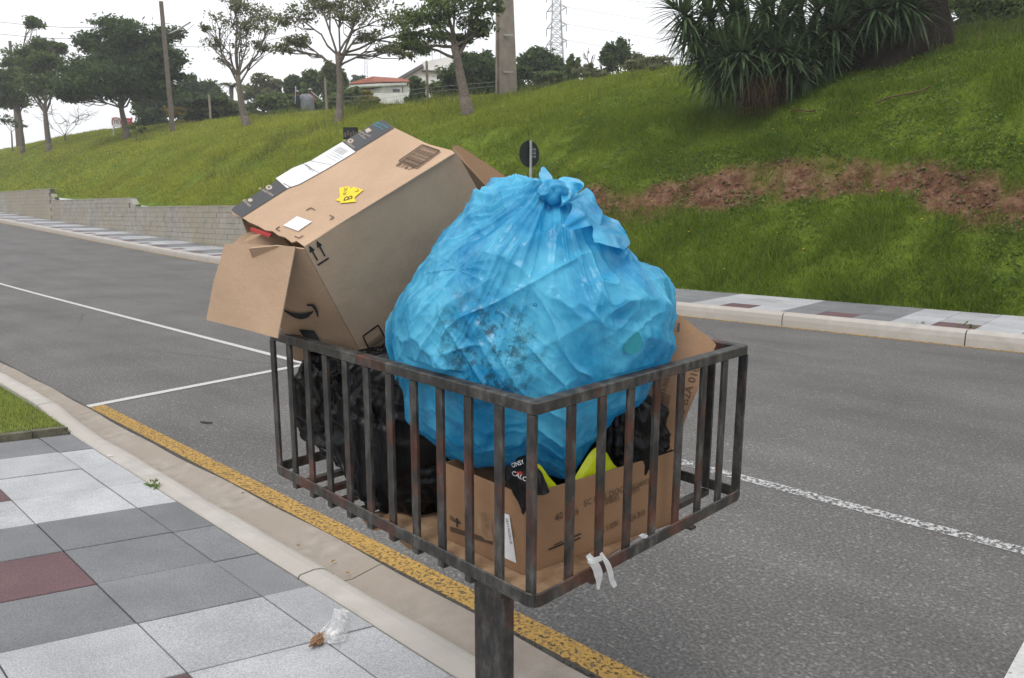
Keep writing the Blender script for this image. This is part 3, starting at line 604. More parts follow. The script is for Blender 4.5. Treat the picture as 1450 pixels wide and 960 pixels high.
# palm --------------------------------------------------------------
pz = 68; pb = atz(328, 165, pz); ptop = atz(328, 122, pz); pr = empty('palm_tree', pb, 'small palm with drooping fronds behind the slim sparse tree', 'palm')
MB().tube([pb - np.array([0, 0, 1]), (pb + ptop) / 2, ptop], [.22, .18, .16], 8).build('trunk', M['bark'], pr)
for i in range(13):
    a = i * 2.4; L_ = 2.5; V = []; out = np.array([math.cos(a), math.sin(a), 0]); sd = np.array([-out[1], out[0], 0]); m = MB(); P = []
    for k in range(9):
        t = k / 8; P.append(ptop + out * L_ * t * .85 + np.array([0, 0, L_ * (.55 * t - .95 * t * t)]))
    m.tube(P, .03, 4)
    for k in range(1, 9):
        for s_ in (-1, 1):
            for q in (0, .5):
                c = P[k - 1] + (P[k] - P[k - 1]) * q; l = .55 * (1 - .5 * k / 8)
                m.add([c, c + sd * s_ * l + out * .12 - np.array([0, 0, .25 * l]), c + out * .1], [(0, 1, 2)])
    m.build('frond', M['leaf_b'], pr, recalc=False)
# ================================================================== yucca clump
YZ = 18.0; yb = atz(1095, 140, YZ); yb[2] = float(hill(yb[0], yb[1]))
yuc = empty('yucca_plant', yb, 'huge yucca clump with sword-shaped leaves and dead brown skirts on the bank', 'yucca')
trk = MB()
def sword(m, c, d, L_, w, droop, up=np.array([0, 0, 1.])):
    side = np.cross(d, up); side /= (np.linalg.norm(side) + 1e-9); V = []; n = 4
    for k in range(n + 1):
        t = k / n; p = c + d * L_ * t - up * droop * L_ * t * t; ww = w * (.55 + 1.2 * t if t < .35 else (1 - t) * 1.5)
        if k == n: V.append(p)
        else: V += [p - side * ww, p + side * ww]
    F = [(2 * k, 2 * k + 2, 2 * k + 3, 2 * k + 1) for k in range(n - 1)] + [(2 * n - 2, 2 * n, 2 * n - 1)]
    m.add(V, F)
def head(c, ax, n=70, L_=.85, dead=False, wid=.042):
    m = MB(); ax = ax / np.linalg.norm(ax); u = np.cross(ax, (.3, .5, .8)); u /= np.linalg.norm(u); v = np.cross(ax, u)
    for k in range(n):
        t = (k + .5) / n; th = k * 2.39996 + jit(.2)
        ca_ = 1 - 1.7 * t if not dead else -.55 - .4 * t
        ca_ = max(-.97, min(.98, ca_ + jit(.12))); sa = math.sqrt(1 - ca_ * ca_)
        d = ax * ca_ + (u * math.cos(th) + v * math.sin(th)) * sa
        sword(m, c - ax * .45 * t, d, L_ * random.uniform(.75, 1.1) * (.75 + .25 * sa), wid * random.uniform(.8, 1.1), random.uniform(.05, .32) if not dead else random.uniform(.15, .5))
    return m
hp = []  # leaf heads; those above the frame are added as canopy to shade the trunk
for (x, y, a, b, f) in ((958, 12, -.7, .35, -.1), (972, 48, -.8, .05, -.3), (990, 84, -.7, -.25, -.4), (1012, 104, -.4, -.5, -.5), (1000, 20, -.5, .3, -.5), (1024, 60, -.4, -.1, -.7), (1042, 96, -.2, -.5, -.7), (1040, 10, -.3, .4, -.7), (1062, 44, -.1, .0, -.9), (1082, 84, .0, -.4, -.8), (1085, 10, 0, .3, -.8), (1108, 46, .1, -.1, -.9), (1120, 12, .1, .4, -.7), (1146, 44, .2, -.2, -.8), (1150, 84, .3, -.5, -.7),
                        (1135, 108, .2, -.6, -.8), (1052, 74, -.1, -.3, -1.15), (1076, 66, 0, -.4, -1.2), (1100, 70, .1, -.4, -1.2), (1122, 82, .2, -.5, -1.1), (1030, 84, -.3, -.4, -1.), (1018, 112, -.4, -.6, -.7), (1165, 8, .2, .3, -.7), (1188, 40, .3, -.2, -.7), (1208, 4, .4, .2, -.6), (1222, 34, .5, -.3, -.5), (1180, 72, .3, -.5, -.6), (1000, -35, -.5, .7, -.2), (1045, -50, -.2, .9, -.2), (1100, -55, 0, .9, -.3), (1150, -50, .2, .8, -.3), (1200, -45, .3, .7, -.4), (1250, -30, .5, .5, -.3), (1290, -20, .6, .2, -.2), (1070, -100, 0, 1, 0), (1140, -100, .1, 1, 0), (1210, -95, .2, 1, 0), (1318, -4, .8, -.3, -.2), (1245, 12, .3, -.4, -1.), (1275, 2, .3, -.4, -1.), (1300, 14, .5, -.6, -.8)): hp.append((x, y, a, b, f))
for i, (x, y, a, b, f) in enumerate(hp):
    Zh = YZ + .3 + random.uniform(-.2, .3) + (.3 if y < 0 else 0) + f * .95
    c = atz(x, y, Zh); ax = RT * a + UZ * (b + .2) + F0 * f * .8
    head(c, ax, 96, random.uniform(.85, 1.05)).build('leaf_rosette', M['yucca'], yuc, recalc=False)
    root = yb + RT * random.uniform(-.4, 1.2) + F0 * random.uniform(.4, 1.3); root[2] = float(hill(root[0], root[1])) - .2
    trk.tube(curve_pts(root, c - ax * .3, 5, .06), list(np.linspace(.2, .07, 6)), 7)
for (x, y, L_) in ((1060, 96, .7), (1074, 88, .8), (1090, 94, .7), (1106, 98, .6)):
    head(atz(x, y, YZ - .55 + jit(.12)), np.array([0, 0, 1.]), 90, L_, True, .012).build('dead_leaf_skirt', M['yucca_dead'], yuc, recalc=False)
trk.build('trunk', M['dbark'], yuc, smooth=True)
# massive old trunk standing behind the clump on the right
tb = atz(1235, 112, 19.4); tb[2] = float(hill(tb[0], tb[1])); big = empty('old_tree', tb, 'massive dark brown tree trunk in deep shade behind the yucca', 'tree')
nr, nsd = 16, 40; V = []; F = []
for i in range(nr):
    t = i / (nr - 1); c = tb + RT * (.35 * t) + UZ * (-2.4 + 6.4 * t); r = 1.1 + .75 * (1 - t) ** 1.6
    for j in range(nsd):
        q = 2 * math.pi * j / nsd; p = np.array([math.cos(q), math.sin(q), 0]); rr = r * (1 + .4 * (vnoise(np.array([math.cos(q) * 2.2 + 9, math.sin(q) * 2.2 + 9, t * 1.6])) - .5) + .3 * (vnoise(np.array([math.cos(q) * 5 + 9, math.sin(q) * 5 + 9, t * 7])) - .5))
        V.append(c + p * rr)
for i in range(nr - 1):
    for j in range(nsd): F.append((i * nsd + j, i * nsd + (j + 1) % nsd, (i + 1) * nsd + (j + 1) % nsd, (i + 1) * nsd + j))
mesh('trunk', V, F, M['dbark'], big, smooth=True)
LV = []; br = MB(); tt = tb + RT * .75 + UZ * 4  # branches and crown above the frame, added to shade the trunk and bank
for k in range(26):
    e = tt + RT * random.uniform(-2.6, 2.6) + F0 * random.uniform(-3.2, 2.4) + UZ * random.uniform(.1, 2.6); br.tube(curve_pts(tt + UZ * random.uniform(-.3, .1), e, 4, .1), [.25, .16, .1, .06, .03], 6)
    P = e + rng.normal(size=(420, 3)) * np.array([.75, .75, .42]); LV.append(leafquads(P, .11, 1.5))
br.build('branch', M['dbark'], big); V = np.concatenate(LV); tri_mesh('crown', V, np.arange(len(V)).reshape(-1, 4), M['leaf_a'], big)
# fallen dry stalks on the grass under the yucca
for (a, b, lb) in (((1240, 146), (1318, 122), 'long dry yucca stalk lying on the grass below the trunk'), ((1120, 158), (1155, 155), 'short dry stalk on the grass below the yucca')):
    P = []
    for t in np.linspace(0, 1, 7):
        d = ray(a[0] + (b[0] - a[0]) * t, a[1] + (b[1] - a[1]) * t)
        s_ = np.linspace(13, 22, 400); q = CP + d[None] * s_[:, None]; hh = hill(q[:, 0], q[:, 1]); i = int(np.argmax(q[:, 2] < hh + .12)); P.append(q[i] + np.array([0, 0, .03 * math.sin(6 * t)]))
    MB().tube(P, .018, 5).build('dry_stalk', M['yucca_dead'], loc=P[0], label=lb, category='stalk')
# ================================================================== poles, fence, wires, houses
def concrete_pole(px0, px1, Z, w0, w1, name, label, mat='pole', steps=True):
    a, b = atz(*px0, Z), atz(*px1, Z); a[2] = min(a[2], float(hill(a[0], a[1]))) - .05; t = empty(name, a, label, 'pole'); n = (b - a)
    ux, uy = RT, F0; m = MB()
    prof = [(-1, -.7), (1, -.7), (1, -.25), (.55, -.18), (.55, .18), (1, .25), (1, .7), (-1, .7), (-1, .25), (-.55, .18), (-.55, -.18), (-1, -.25)]
    ca_, sa_ = math.cos(.5), math.sin(.5); R1 = ux * ca_ + uy * sa_; R2 = -ux * sa_ + uy * ca_
    ring = lambda c, w: [c + R1 * (p * w / 2) + R2 * (q * w / 2) for p, q in prof]
    k = len(prof); m.add(ring(a, w0) + ring(b, w1), [tuple(range(k)), tuple(range(k, 2 * k))] + [(i, (i + 1) % k, k + (i + 1) % k, k + i) for i in range(k)])
    m.build('shaft', M[mat], t); return t, a, b
t, a, b = concrete_pole((717, 123), (712, -130), 33, .78, .48, 'utility_pole', 'thick weathered concrete utility pole with climbing rungs on the crest')
for y in (104, 52, -5):
    c = atz(716.5, y, 33) - F0 * .32 + RT * .1; MB().box(c, RT * .2, F0 * .03, UZ * .022).build('rung', M['galv'], t)
t, a, b = concrete_pole((244, 178), (228, 2), 50, .3, .24, 'utility_pole', 'tall wooden pole with a slanting lamp arm behind the dark layered tree', 'wood')
MB().tube([atz(239, 48, 50), atz(252, 42, 50), atz(270, 31, 50)], .05, 6).build('lamp_arm', M['galv'], t)
t, a, b = concrete_pole((24, 190), (14, 58), 75, .32, .26, 'utility_pole', 'distant pole rising behind the two-stemmed tree', 'wood')
fp = [((244, 172), (240, 142), 'slanting pale fence post at the foot of the wooden pole', 54), ((298, 162), (296, 134), 'slim concrete fence post near the palm', 52), ((463, 152), (460, 110), 'slim concrete fence post beside the people', 46), ((606, 137), (604, 86), 'tall concrete fence post before the gabled house', 38)]
for (p0, p1, lb, Z) in fp:
    a, b = atz(*p0, Z), atz(*p1, Z); a[2] = min(a[2], float(hill(a[0], a[1]))) - .1; t = empty('fence_post', a, lb, 'fence post', 'fence posts along the crest'); m = MB()
    m.tube([a, a + (b - a) * .97, b], [.085, .08, .05], 4); m.build('post', M['pole'], t)
for (q, lb) in ((138, 'upper strand of barbed fence wire along the crest'), (144, 'lower strand of barbed fence wire along the crest')):
    P = [atz(463, q, 46), atz(530, q - 3, 42), atz(606, q - 14, 38), atz(700, q - 22, 35.5)]
    MB().tube(P, .006, 4).build('fence_wire', M['galv'], loc=P[0], label=lb, category='wire')
wires = [((0, 31), (240, 33), 62, 50, 'topmost overhead cable meeting the tall wooden pole'), ((-10, 47), (238, 49), 62, 50, 'lower overhead cable meeting the tall wooden pole'), ((238, 66), (420, 48), 50, 60, 'overhead cable running from the tall wooden pole to the right'), ((235, 45), (275, 34), 50, 49, 'short stay wire near the lamp arm of the wooden pole')]
for (p0, p1, Z0, Z1, lb) in wires:
    A, B = atz(*p0, Z0), atz(*p1, Z1); P = [A + (B - A) * t - np.array([0, 0, .35 * math.sin(math.pi * t)]) for t in np.linspace(0, 1, 12)]
    MB().tube(P, .016, 4).build('overhead_cable', M['wire'], loc=P[0], label=lb, category='cable')
# lattice pylon far behind
PZ_ = 240.; s = PZ_ / FPX; py = empty('lattice_pylon', atz(788, 130, PZ_), 'tall steel lattice pylon carrying power lines above the dark tree', 'pylon')
m = MB()
def PW(x, y, d=0.): return atz(x, y, PZ_) + F0 * d
hw = lambda y: 6.0 + max(0, y - 20) * .055
lv = list(range(-70, 141, 11))
for sx in (-1, 1):
    for sd in (-1, 1): m.tube([PW(788 + sx * hw(y), y, sd * hw(y) * s) for y in lv], .16, 4)
for y0, y1 in zip(lv[:-1], lv[1:]):
    for sd in (-1, 1):
        d0, d1 = sd * hw(y0) * s, sd * hw(y1) * s
        m.tube([PW(788 - hw(y0), y0, d0), PW(788 + hw(y1), y1, d1)], .09, 3); m.tube([PW(788 + hw(y0), y0, d0), PW(788 - hw(y1), y1, d1)], .09, 3); m.tube([PW(788 - hw(y0), y0, d0), PW(788 + hw(y0), y0, d0)], .09, 3)
m.build('tower', M['lattice'], py)
tips = []
for y in (12, 36, 59, -12):
    for sx in (-1, 1):
        a = MB(); tip = PW(788 + sx * 14, y + (5 if sx < 0 else -2)); tips.append((sx, tip))
        for q in (-1, 1): a.tube([PW(788 + sx * 6, y - 5, q), tip], .11, 3); a.tube([PW(788 + sx * 6, y + 3, q), tip], .11, 3)
        a.tube([tip, tip - np.array([0, 0, 2.2])], .14, 5)
        a.build('cross_arm', M['lattice'], py)
i = 0
for sx, tip in tips:
    if sx > 0:
        B = tip + RT * 260 - F0 * 40 - UZ * 22; P = [tip + (B - tip) * t - UZ * (9 * math.sin(math.pi * t)) for t in np.linspace(0, 1, 16)]
        lb = ['power line strung from the second pylon arm from the treetop', 'power line strung from the middle pylon arm', 'power line strung from the lowest pylon arm', 'power line strung from the topmost pylon arm'][i]; i += 1
        MB().tube(P, .05, 3).build('power_line', M['lattice'], loc=P[0], label=lb, category='cable')
mz = 260.; mr = empty('radio_mast', atz(518, 150, mz), 'thin distant radio mast standing above the red roof', 'mast'); m = MB()
for y0, y1 in zip(range(62, 140, 6), range(68, 146, 6)):
    w0, w1 = .8 + (y0 - 60) * .035, .8 + (y1 - 60) * .035
    for q in (-1, 1): m.tube([atz(518 + q * w0, y0, mz), atz(518 + q * w1, y1, mz)], .07, 3); m.tube([atz(518 + q * w0, y0, mz), atz(518 - q * w1, y1, mz)], .05, 3)
m.build('lattice', M['lattice'], mr)
# houses -------------------------------------------------------------------
def vdown(P, h): return P - np.array([0, 0, h])
hz = 72.; sc = hz / FPX
hA = empty('house', atz(540, 150, hz), 'low white house with red hipped tile roof beyond the grass crest', 'house')
def HP(x, y, d=0., Z=hz): return atz(x, y, Z + d)
A, B, Cc = HP(498, 125, 4), HP(541, 123.5, -2), HP(578, 122, 0); dn = 4.2; bk = F0 * 9
MB().prism([A + bk * .3, B, Cc, Cc + bk, A + bk], -UZ * dn).build('wall', M['wallw'], hA)
ea = MB()
for P, Q_ in ((A, B), (B, Cc)):
    ea.box((P + Q_) / 2 + UZ * .12 - F0 * .35, (Q_ - P) / 2 * 1.06, F0 * .4, UZ * .1)
ea.build('eave', M['eave'], hA)
rf = MB(); ap = HP(529, 109, 3.5); ap2 = HP(570, 112, 5)
rA, rB, rC, rD = A - F0 * .5 + UZ * .3 - RT * .3, B - F0 * .8 + UZ * .3, Cc - F0 * .5 + UZ * .3 + RT * .4, Cc + bk + UZ * .3
rf.add([rA, rB, rC, rD, A + bk + UZ * .3, ap, ap2], [(0, 1, 5), (1, 2, 6, 5), (2, 3, 6), (3, 4, 5, 6), (4, 0, 5)])
ro = rf.build('roof', M['roof'], hA)
rid = MB()
for k in range(26):
    t = (k + .5) / 26; lo = rB + (rC - rB) * t; hi = ap + (ap2 - ap) * t; rid.tube([lo + UZ * .03, hi + UZ * .03], .055, 4)
for k in range(22):
    t = (k + .5) / 22; lo = rA + (rB - rA) * t; rid.tube([lo + UZ * .03, lo + (ap - lo) * min(.98, 1 - .9 * t * 0) + UZ * .03], .055, 4)
rid.build('tile_ridge', M['roof'], ro)
wn_ = MB().box(HP(555.5, 128.5, -1.1), (HP(567, 0) - HP(544, 0)) / 2, F0 * .08, UZ * .17 * 1.0).build('window', M['glass'], hA)
fr = MB(); cW = HP(555.5, 128.5, -1.2)
for q in (-1, 1): fr.box(cW + UZ * q * .2, (HP(567.5, 0) - HP(543.5, 0)) / 2, F0 * .05, UZ * .035)
for xx in (544, 555.5, 567): fr.box(HP(xx, 128.5, -1.22), RT * .035, F0 * .05, UZ * .2)
fr.build('window_frame', M['eave'], wn_)
for xx in (540.5, 570): MB().tube([HP(xx, 121, -1.3), HP(xx, 134, -1.3)], .06, 6).build('downpipe', M['rgrey'], hA)
MB().prism([HP(520, 132, -3), HP(600, 131, -3), HP(600, 131, -2.7), HP(520, 132, -2.7)], -UZ * 2.4).build('garden_wall', M['wallw'], hA)
hz2 = 82.; hB = empty('house', atz(610, 150, hz2), 'tall white gabled house with dark sloping roof edge behind the shrubs', 'house')
H2 = lambda x, y, d=0.: atz(x, y, hz2 + d)
MB().prism([H2(558, 116), H2(597, 98), H2(636, 100), H2(636, 140), H2(558, 140)], F0 * 8).build('wall', M['wallw'], hB)
rf2 = MB().prism([H2(553, 116, -.6), H2(598, 90, -.6), H2(598, 94.5, -.6), H2(556, 119, -.6)], F0 * 9.4).build('roof', M['rgrey'], hB)
MB().prism([H2(598, 88, .6), H2(640, 79, .6), H2(640, 100, .6), H2(598, 98.5, .6)], F0 * 6).build('upper_wall', M['wallw'], hB)
MB().prism([H2(597, 98.6, -.5), H2(637, 100.4, -.5), H2(637, 102, -.5), H2(597, 100.2, -.5)], F0 * .7).build('cornice', M['rgrey'], hB)
for xx, yy in ((612, 74), (624, 68)): MB().tube([H2(xx, 90, 2), H2(xx, yy, 2)], .05, 4).build('antenna', M['galv'], hB)
# speed sign board on the left -------------------------------------------------
sz = 58.; S_ = lambda x, y, d=0.: atz(x, y, sz) + F0 * d
sb = empty('speed_sign', S_(172, 186), 'white and red road sign board reading 70 behind the leaning trunk', 'sign')
MB().prism([S_(158, 166), S_(171.8, 166.6), S_(171.8, 180), S_(158, 179)], F0 * .06).build('white_panel', M['sgn_w'], sb)
rpn = MB().prism([S_(172, 166.6), S_(187, 167.6), S_(187, 181), S_(172, 180)], F0 * .06).build('red_panel', M['sgn_r'], sb)
m = MB(); cc = S_(164.8, 173, -.03); nq = 32
for i in range(nq):
    q0, q1 = 2 * math.pi * i / nq, 2 * math.pi * (i + 1) / nq; P = lambda q, r: cc + RT * r * math.cos(q) + UZ * r * math.sin(q)
    m.add([P(q0, .36), P(q1, .36), P(q1, .29), P(q0, .29)], [(0, 1, 2, 3)])
m.build('red_ring', M['sgn_r'], sb, recalc=False)
for xx in (160, 185): MB().tube([S_(xx, 167, .12), S_(xx, 200, .12)], .06, 6).build('leg', M['galv'], sb)
def text_mesh(body, P, ux, uy, h, mat, parent, name='lettering', align='LEFT', width=None):
    cu = bpy.data.curves.new('txt', 'FONT'); cu.body = body; cu.size = 1.0; cu.align_x = align; cu.resolution_u = 2
    to = bpy.data.objects.new('txt', cu); COL.objects.link(to); bpy.context.view_layer.update()
    me = bpy.data.meshes.new_from_object(to.evaluated_get(bpy.context.evaluated_depsgraph_get())); bpy.data.objects.remove(to)
    co = np.array([v.co[:] for v in me.vertices]) ; ux, uy = np.asarray(ux, float), np.asarray(uy, float)
    ux = ux / np.linalg.norm(ux); uy = uy / np.linalg.norm(uy); k = h / .72; kx = k
    if width: kx = width / (co[:, 0].max() - co[:, 0].min())
    W_ = np.asarray(P, float) + co[:, :1] * kx * ux + co[:, 1:2] * k * uy
    V = W_; F = [tuple(p.vertices) for p in me.polygons]
    return mesh(name, V, F, mat, parent, recalc=False)
text_mesh('70', S_(164.8, 175.2, -.04), RT, UZ, .3, M['ink'], sb, align='CENTER')
text_mesh('REDUZA A', S_(174, 172.6, -.04), RT, UZ, .13, M['sgn_w'], rpn, width=.7)
text_mesh('VELOC.', S_(175, 177.3, -.04), RT, UZ, .13, M['sgn_w'], rpn, width=.6)
# street lamps
for (x0, y0, x1, y1, Z, lb) in ((704, 122, 687, 94.5, 60, 'small curved street lamp between the hedge and the concrete pole'), (287, 160, 273, 150.5, 80, 'small curved street lamp above the yellow-green shrub')):
    a = atz(x0, y0, Z); t = empty('street_lamp', a, lb, 'street lamp', 'street lamps beyond the crest'); mid = atz(x0 - 1, y1 + 10, Z); tip = atz(x1 + 3, y1 + .3, Z)
    MB().tube([a - UZ * 2, mid, atz(x0 - 5, y1 + 3, Z), tip], [.07, .06, .05, .045], 6).build('post', M['galv'], t)
    MB().box(tip - RT * .25, RT * .42, F0 * .13, UZ * .07).build('lamp_head', M['sgn_w'], t)
# round traffic sign seen from behind --------------------------------------------
q = ony(751, 218, 11.55); rs = empty('traffic_sign', (q[0], q[1], .2), 'round traffic sign seen from its black back on grey post', 'sign')
nrm = np.array([math.cos(-.1), math.sin(-.1), 0]); tv = np.array([-nrm[1], nrm[0], 0]); cz = np.array([q[0], q[1], q[2]]); R0 = .265
ring = [cz + tv * R0 * math.cos(a) + UZ * R0 * math.sin(a) for a in np.arange(40) * 2 * math.pi / 40]
MB().prism([p + nrm * -.03 for p in ring], -nrm * .004).build('sign_disc', M['sign_back'], rs)
pp = cz + nrm * .012; MB().tube([(pp[0], pp[1], .15), (pp[0], pp[1], q[2] + R0 - .005)], .028, 10).build('post', M['galv'], rs)
mk = MB()
for zz, hh in ((.09, .03), (.02, .035), (-.05, .03)):
    c = cz + tv * .12 + UZ * zz - nrm * .027; mk.box(c, tv * .04, nrm * .0008, UZ * hh * .25); mk.box(c + UZ * hh * .8, tv * .04, nrm * .0008, UZ * hh * .12); mk.box(c + tv * .035, tv * .006, nrm * .0008, UZ * hh * .8)
mk.build('maker_stamp', M['galv'], rs)
q = ony(497, 189, 11.5); z0 = .2 + float(el(q[0])); t = empty('small_sign', (q[0], q[1], z0), 'small dark plate on a thin post peeping over the torn box', 'sign'); cz = q
MB().tube([(q[0], q[1], z0 - .05), (q[0], q[1], q[2] + .08)], .022, 8).build('post', M['galv'], t)
MB().box(cz - F0 * .03, RT * .19, F0 * .006, UZ * .15).build('plate', M['sign_back'], t)
m = MB()
for k in range(-2, 3): m.box(cz - F0 * .04 + RT * .07 * k + UZ * .04 * (k % 2) - UZ * .03, RT * .022, F0 * .002, UZ * .06)
m.build('bracket', M['wood'], t)
# ================================================================== people on the crest
def person_mat(name, skin, top, legs, hips, neck):
    m_, N, L, b = new_mat(name); tcn = N.new('ShaderNodeTexCoord'); sp = N.new('ShaderNodeSeparateXYZ'); L.new(tcn.outputs['Object'], sp.inputs[0])
    mr_ = N.new('ShaderNodeMath'); mr_.operation = 'DIVIDE'; mr_.inputs[1].default_value = 2.; L.new(sp.outputs['Z'], mr_.inputs[0])
    r = N.new('ShaderNodeValToRGB'); r.color_ramp.interpolation = 'CONSTANT'; e_ = r.color_ramp.elements; e_.new(.5)
    for k, (p, c) in enumerate(((0., legs), (hips / 2, top), (neck / 2, skin))): e_[k].position = p; e_[k].color = (*c, 1)
    L.new(mr_.outputs[0], r.inputs[0]); L.new(r.outputs[0], b.inputs['Base Color']); b.inputs['Roughness'].default_value = .85; return m_
def person(label, base, top, legs, face_dir, bend, capc):
    t = empty('person', base, label, 'person'); f = face_dir; s_ = np.cross(UZ, f); B = lambda a, b, c: (s_ * a + f * b + UZ * c)
    J = [B(0, 0, .95), B(0, bend * .4, 1.2), B(0, bend * .8, 1.42), B(0, bend, 1.52), B(0, bend * 1.05, 1.63), B(0, bend * 1.05, 1.74)]; Rr = [.15, .15, .17, .06, .1, .085]; E_ = [(0, 1), (1, 2), (2, 3), (3, 4), (4, 5)]
    for q in (-1, 1):
        k = len(J); J += [B(q * .1, 0, .9), B(q * .12, .03, .5), B(q * .12, 0, .09), B(q * .13, .14, .05)]; Rr += [.1, .07, .05, .04]; E_ += [(0, k), (k, k + 1), (k + 1, k + 2), (k + 2, k + 3)]
        k = len(J); J += [B(q * .2, bend * .8, 1.4), B(q * .26, bend + .05, 1.15), B(q * .2, bend + .27, 1.08), B(q * .18, bend + .36, 1.07)]; Rr += [.06, .048, .036, .03]; E_ += [(2, k), (k, k + 1), (k + 1, k + 2), (k + 2, k + 3)]
    me = bpy.data.meshes.new('body'); me.from_pydata([tuple(map(float, j)) for j in J], E_, []); o = bpy.data.objects.new('body', me); COL.objects.link(o); o.parent = t
    sk = o.modifiers.new('skin', 'SKIN'); sk.use_smooth_shade = True; o.modifiers.new('sub', 'SUBSURF').levels = 1
    for k, v in enumerate(me.skin_vertices[0].data): v.radius = (Rr[k], Rr[k])
    me.skin_vertices[0].data[0].use_root = True
    me.materials.append(person_mat('clothes', (.14, .075, .05), top, legs, .97, 1.5))
    hd = np.asarray(base, float) + B(0, bend * 1.05, 1.74); m = MB(); m.tube([hd - UZ * .02, hd + UZ * .06, hd + UZ * .1], [.115, .1, .03], 12); m.box(hd + f * .13, s_ * .08, f * .07, UZ * .012); m.build('cap', simple('cap', capc, None, 10, .8, 0), t)
    return t
def on_crest(px, Z): p = atz(px, 150, Z); return np.array([p[0], p[1], float(hill(p[0], p[1]))])
pz = 47.
p2 = atz(438, 124.5, pz); p2[2] -= 1.86; person('person in red shirt and pale cap holding a pole on the crest', p2, (.3, .06, .06), (.05, .05, .06), -F0 * .8 + RT * .5, .12, (.5, .48, .45))
p1 = atz(421, 127.5, pz + .6); p1[2] -= 1.86; person('person in dark clothes and cap standing beside the grey tarpaulin', p1, (.03, .032, .045), (.02, .02, .025), -F0 + RT * .2, .1, (.45, .46, .47))
# grey tarpaulin bundle and the pole they hold
c = atz(434.5, 141, pz - .5); nU, nV = 28, 18; V = []; F = []
for i in range(nU):
    for j in range(nV):
        q = 2 * math.pi * i / nU; b_ = math.pi * j / (nV - 1); d = RT * math.cos(q) * math.sin(b_) * .4 + F0 * math.sin(q) * math.sin(b_) * .36 + UZ * (math.cos(b_) * .34 if b_ < 1.57 else math.cos(b_) * 1.2)
        V.append(c + d * (1 + 1.3 * float(fbm(d * 5 + 3, 3))) + RT * .12 * -math.cos(b_))
for i in range(nU):
    for j in range(nV - 1): F.append((i * nV + j, ((i + 1) % nU) * nV + j, ((i + 1) % nU) * nV + j + 1, i * nV + j + 1))
mesh('tarpaulin', V, F, simple('grey_tarpaulin', (.27, .28, .31), (.16, .165, .18), 5, .6), loc=c - UZ * .4, smooth=True, label='grey crumpled tarpaulin bundle in front of the people', category='tarpaulin')
P = [atz(440.5, 129.5, pz - .2), atz(457.5, 143.5, pz - .6)]; MB().tube(P, .025, 6).build('pole', M['galv'], loc=P[1], label='thin pale pole slanting from the red-shirted person to the ground', category='pole')
P = [atz(418.5, 124, pz + .3), atz(418, 147, pz + .3)]; MB().tube(P, .025, 6).build('pole', M['galv'], loc=P[1], label='upright thin pole held by the darkly dressed person', category='pole')
# ================================================================== litter basket on its post
by_, ta_, tb_ = [math.radians(v) for v in (-.8065, -1.3553, 1.1404)]
EX = np.array([math.cos(by_), math.sin(by_), math.tan(ta_)]); EY = np.array([-math.sin(by_), math.cos(by_), math.tan(tb_)]); EX /= np.linalg.norm(EX); EY -= EX * (EX @ EY); EY /= np.linalg.norm(EY); EZ = np.cross(EX, EY)
OB = np.array([-1.04596, 1.12623, HC - .41242]); BLn, BWd, BHt = 1.1323, .8666, .40
def LP(u, v, w): return OB + u * EX + v * EY + w * EZ
def LV3(P): return np.stack([(P - OB) @ EX, (P - OB) @ EY, (P - OB) @ EZ], -1)
def onl(x, y, u=None, v=None, w=None):
    n, k = (EX, u) if u is not None else (EY, v) if v is not None else (EZ, w); return onplane(x, y, OB + n * k, n)
pc = LP(-BLn / 2, BWd / 2 - .02, 0); POST = np.array([pc[0], pc[1], .058])
bk_ = empty('litter_basket', POST, 'open-top steel bar litter basket with rusty rim on a single post', 'litter basket')
m = MB(); pw, pd = .0675, .022; topz = float(LP(-BLn / 2, BWd / 2, -.452)[2])
prof = [(-pw, -pd), (pw - .006, -pd), (pw, -pd + .006), (pw, pd - .006), (pw - .006, pd), (-pw, pd)]
k = len(prof); m.add([(POST[0] + a, POST[1] + b, -.05) for a, b in prof] + [(POST[0] + a, POST[1] + b, topz) for a, b in prof], [tuple(range(k)), tuple(range(k, 2 * k))] + [(i, (i + 1) % k, k + (i + 1) % k, k + i) for i in range(k)])
m.build('post', M['steel'], bk_)
MB().aab(POST[0] + .02, POST[0] + .062, POST[1] - .03, POST[1] - .0225, topz - .035, topz - .006).build('weld_tab', M['steel'], bk_)
def rrect(u0, u1, v0, v1, r, n=5):
    P = []
    for cu, cv, a0 in ((u1 - r, v0 + r, -90), (u1 - r, v1 - r, 0), (u0 + r, v1 - r, 90), (u0 + r, v0 + r, 180)):
        for k in range(n + 1): a = math.radians(a0 + 90 * k / n); P.append((cu + r * math.cos(a), cv + r * math.sin(a)))
    return P
def rim(name, r, wid, w0, w1, out=0., ch=.003):
    o = rrect(-BLn - out, out, -out, BWd + out, r + out); i = rrect(-BLn - out + wid, out - wid, -out + wid, BWd + out - wid, max(.002, r + out - wid * .6)); n = len(o)
    mid = lambda a, b, t: (a[0] + (b[0] - a[0]) * t, a[1] + (b[1] - a[1]) * t)
    o2 = [mid(a, b, ch / wid) for a, b in zip(o, i)]; i2 = [mid(b, a, ch / wid) for a, b in zip(o, i)]
    V = [LP(*p, w0) for p in o] + [LP(*p, w1 - ch) for p in o] + [LP(*p, w1) for p in o2] + [LP(*p, w1) for p in i2] + [LP(*p, w1 - ch) for p in i] + [LP(*p, w0) for p in i]; F = []
    for j in range(n):
        for a in range(6): F.append((a * n + j, a * n + (j + 1) % n, ((a + 1) % 6) * n + (j + 1) % n, ((a + 1) % 6) * n + j))
    return mesh(name, V, F, M['steel'], bk_)
rim('top_rim', .012, .03, 0, .026)
rim('bottom_rim', .022, .006, -.432, -.400, .004)
